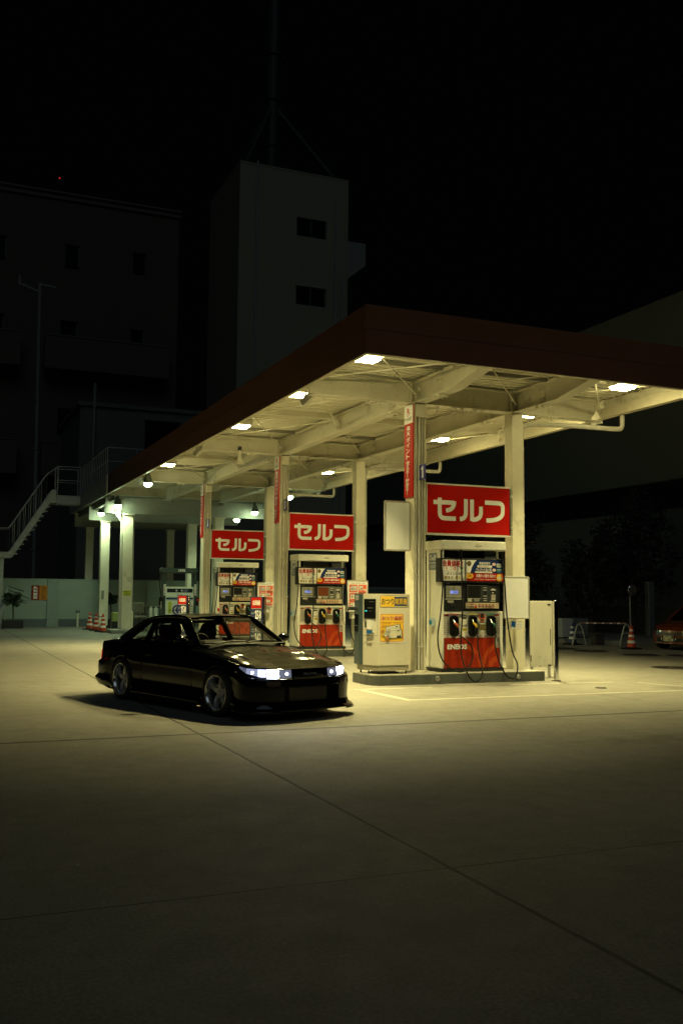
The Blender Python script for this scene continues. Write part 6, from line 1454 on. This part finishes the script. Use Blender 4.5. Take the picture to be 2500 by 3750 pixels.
for hx_, hy_, hz_ in ((-.09, -.47, .835), (-.09, -.25, .835)):
    hb.sphere((hx_, hy_, hz_), .036, 12, 8, (1.1, .8, .9))
    for k in range(4): hb.tube([(hx_+.01, hy_-.024+k*.016, hz_+.012), (hx_+.05, hy_-.024+k*.016, hz_+.02-abs(k-1.5)*.003), (hx_+.062, hy_-.022+k*.015, hz_-.005), (hx_+.045, hy_-.02+k*.014, hz_-.022)], .0085, 6)
    hb.tube([(hx_-.01, hy_+.03, hz_), (hx_+.02, hy_+.048, hz_+.015), (hx_+.04, hy_+.045, hz_+.01)], .0095, 6)
me_h = bpy.data.meshes.new('h'); me_h.from_pydata([tuple(v) for v in hb.v], [], hb.f)
nb = len(bm.faces); bm.from_mesh(me_h); bm.faces.ensure_lookup_table()
for i, f in enumerate(bm.faces): f.smooth = True; f.material_index = 1 if i >= nb or f.calc_center_median().z > .905 else 0
bm.to_mesh(pm); bm.free(); pm.materials.clear(); pm.materials.append(cloth); pm.materials.append(skin_c)
for e_ in (1,): pass
person = bpy.data.objects.new('person', pm); COL.objects.link(person); person.matrix_world = dm
ORG[person.name] = Vector((0, 0, 0)); tag(person, 'person in dark clothes with short dark hair sitting at the wheel of the black car', 'person')
mb = MB().use(hair_m)
HG = []
for i in range(15):
    th = pi*.56*i/14; row = []
    for j in range(33):
        ph = 2*pi*j/32; d = Vector((sin(th)*cos(ph), sin(th)*sin(ph), cos(th))); lim = 1.0
        k = 1.10+.03*sin(ph*7)*sin(th)
        if d.x > .25 and d.z < .55: k = .90     # leave the face clear
        row.append(hc+Vector((d.x*.098*k-.006, d.y*.076*k, d.z*.118*k+.002)))
    HG.append(row)
mb.grid(HG); mb.build('hair', None, person)
mb = MB().use(mat('eye_dark', (.01, .008, .006), .2))
for s_ in (-1, 1): mb.sphere(hc+Vector((.083, s_*.028, .012)), .010, 8, 6, (.5, 1.1, .6))
mb.build('eyes', None, person)

# ================================================================ ORANGE CAR at the right edge
oc = empty('orange_hatchback', (0, 0, 0), 0, True, 'dark orange hatchback cut off by the right edge of the photo', 'car')
ang = radians(-166); hd = Vector((cos(ang), sin(ang), 0)); oc.location = Vector((20.12, 22.75, 0))-hd*1.95; oc.rotation_euler = (0, 0, ang)
C2 = dict(W=.84, xf=1.90, xr=-2.0,
    Ws=[(-2.0, .66), (-1.25, .77), (.6, .77), (1.2, .77), (1.6, .72), (1.9, .62)],
    zt=[(-2.0, .88), (-1.2, .9), (.5, .88), (.9, .85), (1.3, .79), (1.6, .72), (1.8, .65), (1.9, .58)],
    crown=[(-2.0, .03), (.5, .06), (1.6, .05), (1.9, .03)], fb0=1.3, fb1=1.65, rb0=-1.5, rb1=-1.8,
    side=[(0, .88, 0), (.05, .86, .03), (.3, .78, .05), (.6, .52, .055), (.85, .3, .05), (.95, .2, .05), (1, .18, .02)],
    front=[(0, .60, 0), (.1, .57, .03), (.3, .50, .05), (.5, .42, .07), (.7, .32, .08), (.9, .22, .09), (.97, .18, .10), (1, .17, .03)],
    rear=[(0, .95, 0), (.2, .8, .03), (.6, .5, .05), (1, .2, .02)])
s2 = CarShell(C2); s2.skirt(); op_ = mat('orange_paint', (.17, .035, .010), .25, coat=1.0)
A2 = ((1.2, .31, .345), (-1.25, .31, .345))
s2.body_mesh(op_, None, cabin=(-1.6, .7, .6), arches=A2).build('body', None, oc, weld=True)
mb = MB().use(tub_m)
for ax in (1.2, -1.25):
    for s_ in (-1, 1):
        prof = [(ax+.343*cos(radians(a_)), .31+.343*sin(radians(a_))) for a_ in range(-25, 206, 15)]
        mb.grid([[(x, s_*.80, z), (x, s_*.5, z)] for x, z in prof]); mb.add([(x, s_*.5, z) for x, z in prof], [tuple(range(len(prof)))])
mb.bbox(-1.6, .7, -.6, .6, .5, .83, .03); mb.build('wheel_well', None, oc)
for x, s_ in ((1.2, -1), (1.2, 1), (-1.25, -1), (-1.25, 1)): wheel(oc, x, s_*.82, .31, s_, rim_r=.2)
mb = MB().use(op_)
for s_ in (-1, 1): mb.tube(catmull([(1.05, s_*.68, .84), (.3, s_*.58, 1.28), (-.5, s_*.57, 1.36), (-1.4, s_*.56, 1.3), (-1.85, s_*.62, .88)], 6), .03, 8); mb.tube([(-.3, s_*.7, .88), (-.35, s_*.57, 1.35)], .03, 6)
mb.grid([[(x, y, z+.03*(1-(y/.58)**2)) for y in [-.58+1.16*k/8 for k in range(9)]] for x, z in ((.3, 1.28), (0, 1.335), (-.5, 1.36), (-1, 1.34), (-1.4, 1.3))]); mb.build('cabin_frame', None, oc)
mb = MB().use(glassm('dark_car_glass', (.08, .09, .09))); mb.grid(quadgrid((1.05, -.68, .84), (1.05, .68, .84), (.3, .58, 1.28), (.3, -.58, 1.28), (.1, .02)))
for s_ in (-1, 1): mb.add([(1.0, s_*.69, .86), (.28, s_*.58, 1.27), (-1.4, s_*.56, 1.28), (-1.8, s_*.62, .88)], [(0,1,2,3)])
mb.build('windscreen', None, oc)
F2 = [i for i, b in enumerate(s2.B) if b[3] == 'F']; 
s2.patch([i for i in F2 if abs(s2.B[i][1]) < .5], .28, .50, mat('grille_dark', (.01, .012, .012), .3), .005).build('grille', None, oc)
s2.patch([i for i in F2 if abs(s2.B[i][1]) < .46], .62, .88, mat('grille_dark', (0,0,0)), .005).build('lower_grille', None, oc)
for s_ in (-1, 1):
    ii = [i for i in F2 if s2.B[i][1]*s_ > .40]+([i for i, b in enumerate(s2.B) if b[3] == 'L' and b[0] > 1.5] if s_ > 0 else [])
    if s_ < 0: ii = [i for i, b in enumerate(s2.B) if b[3] == 'R' and b[0] > 1.5]+ii
    s2.patch(ii, .05, .25, mat('headlamp_off', (.05, .052, .052), .12, .3, coat=1), .006).build('headlight', None, oc)
mb = MB().use(pc((.72, .70, .5))); mb.box(2.0, 2.012, -.165, .165, .26, .425); pl_ = mb.build('number_plate', None, oc)
a = Art((2.012, -.165, .26), (0, 1, 0), (0, 0, 1)); G_ = (.02, .12, .05); a.text('・・65', .02, .02, .25, .095, G_, .04, 2); a.rect(.03, .125, .2, .14, G_); a.rect(.26, .08, .33, .16, G_); a.text('12', .275, .095, .32, .145, (.6, .6, .5), .02); a.build(pl_)
for s_ in (-1, 1): mb = MB().use(pc(W_)); mb.prism([(0, 0), (.03, .03), (.03, .09), (0, .06)], lambda u, v, w_, s_=s_: (2.0+w_, s_*(.22+u), .28+v), .005); mb.build('bumper_accent', None, oc)
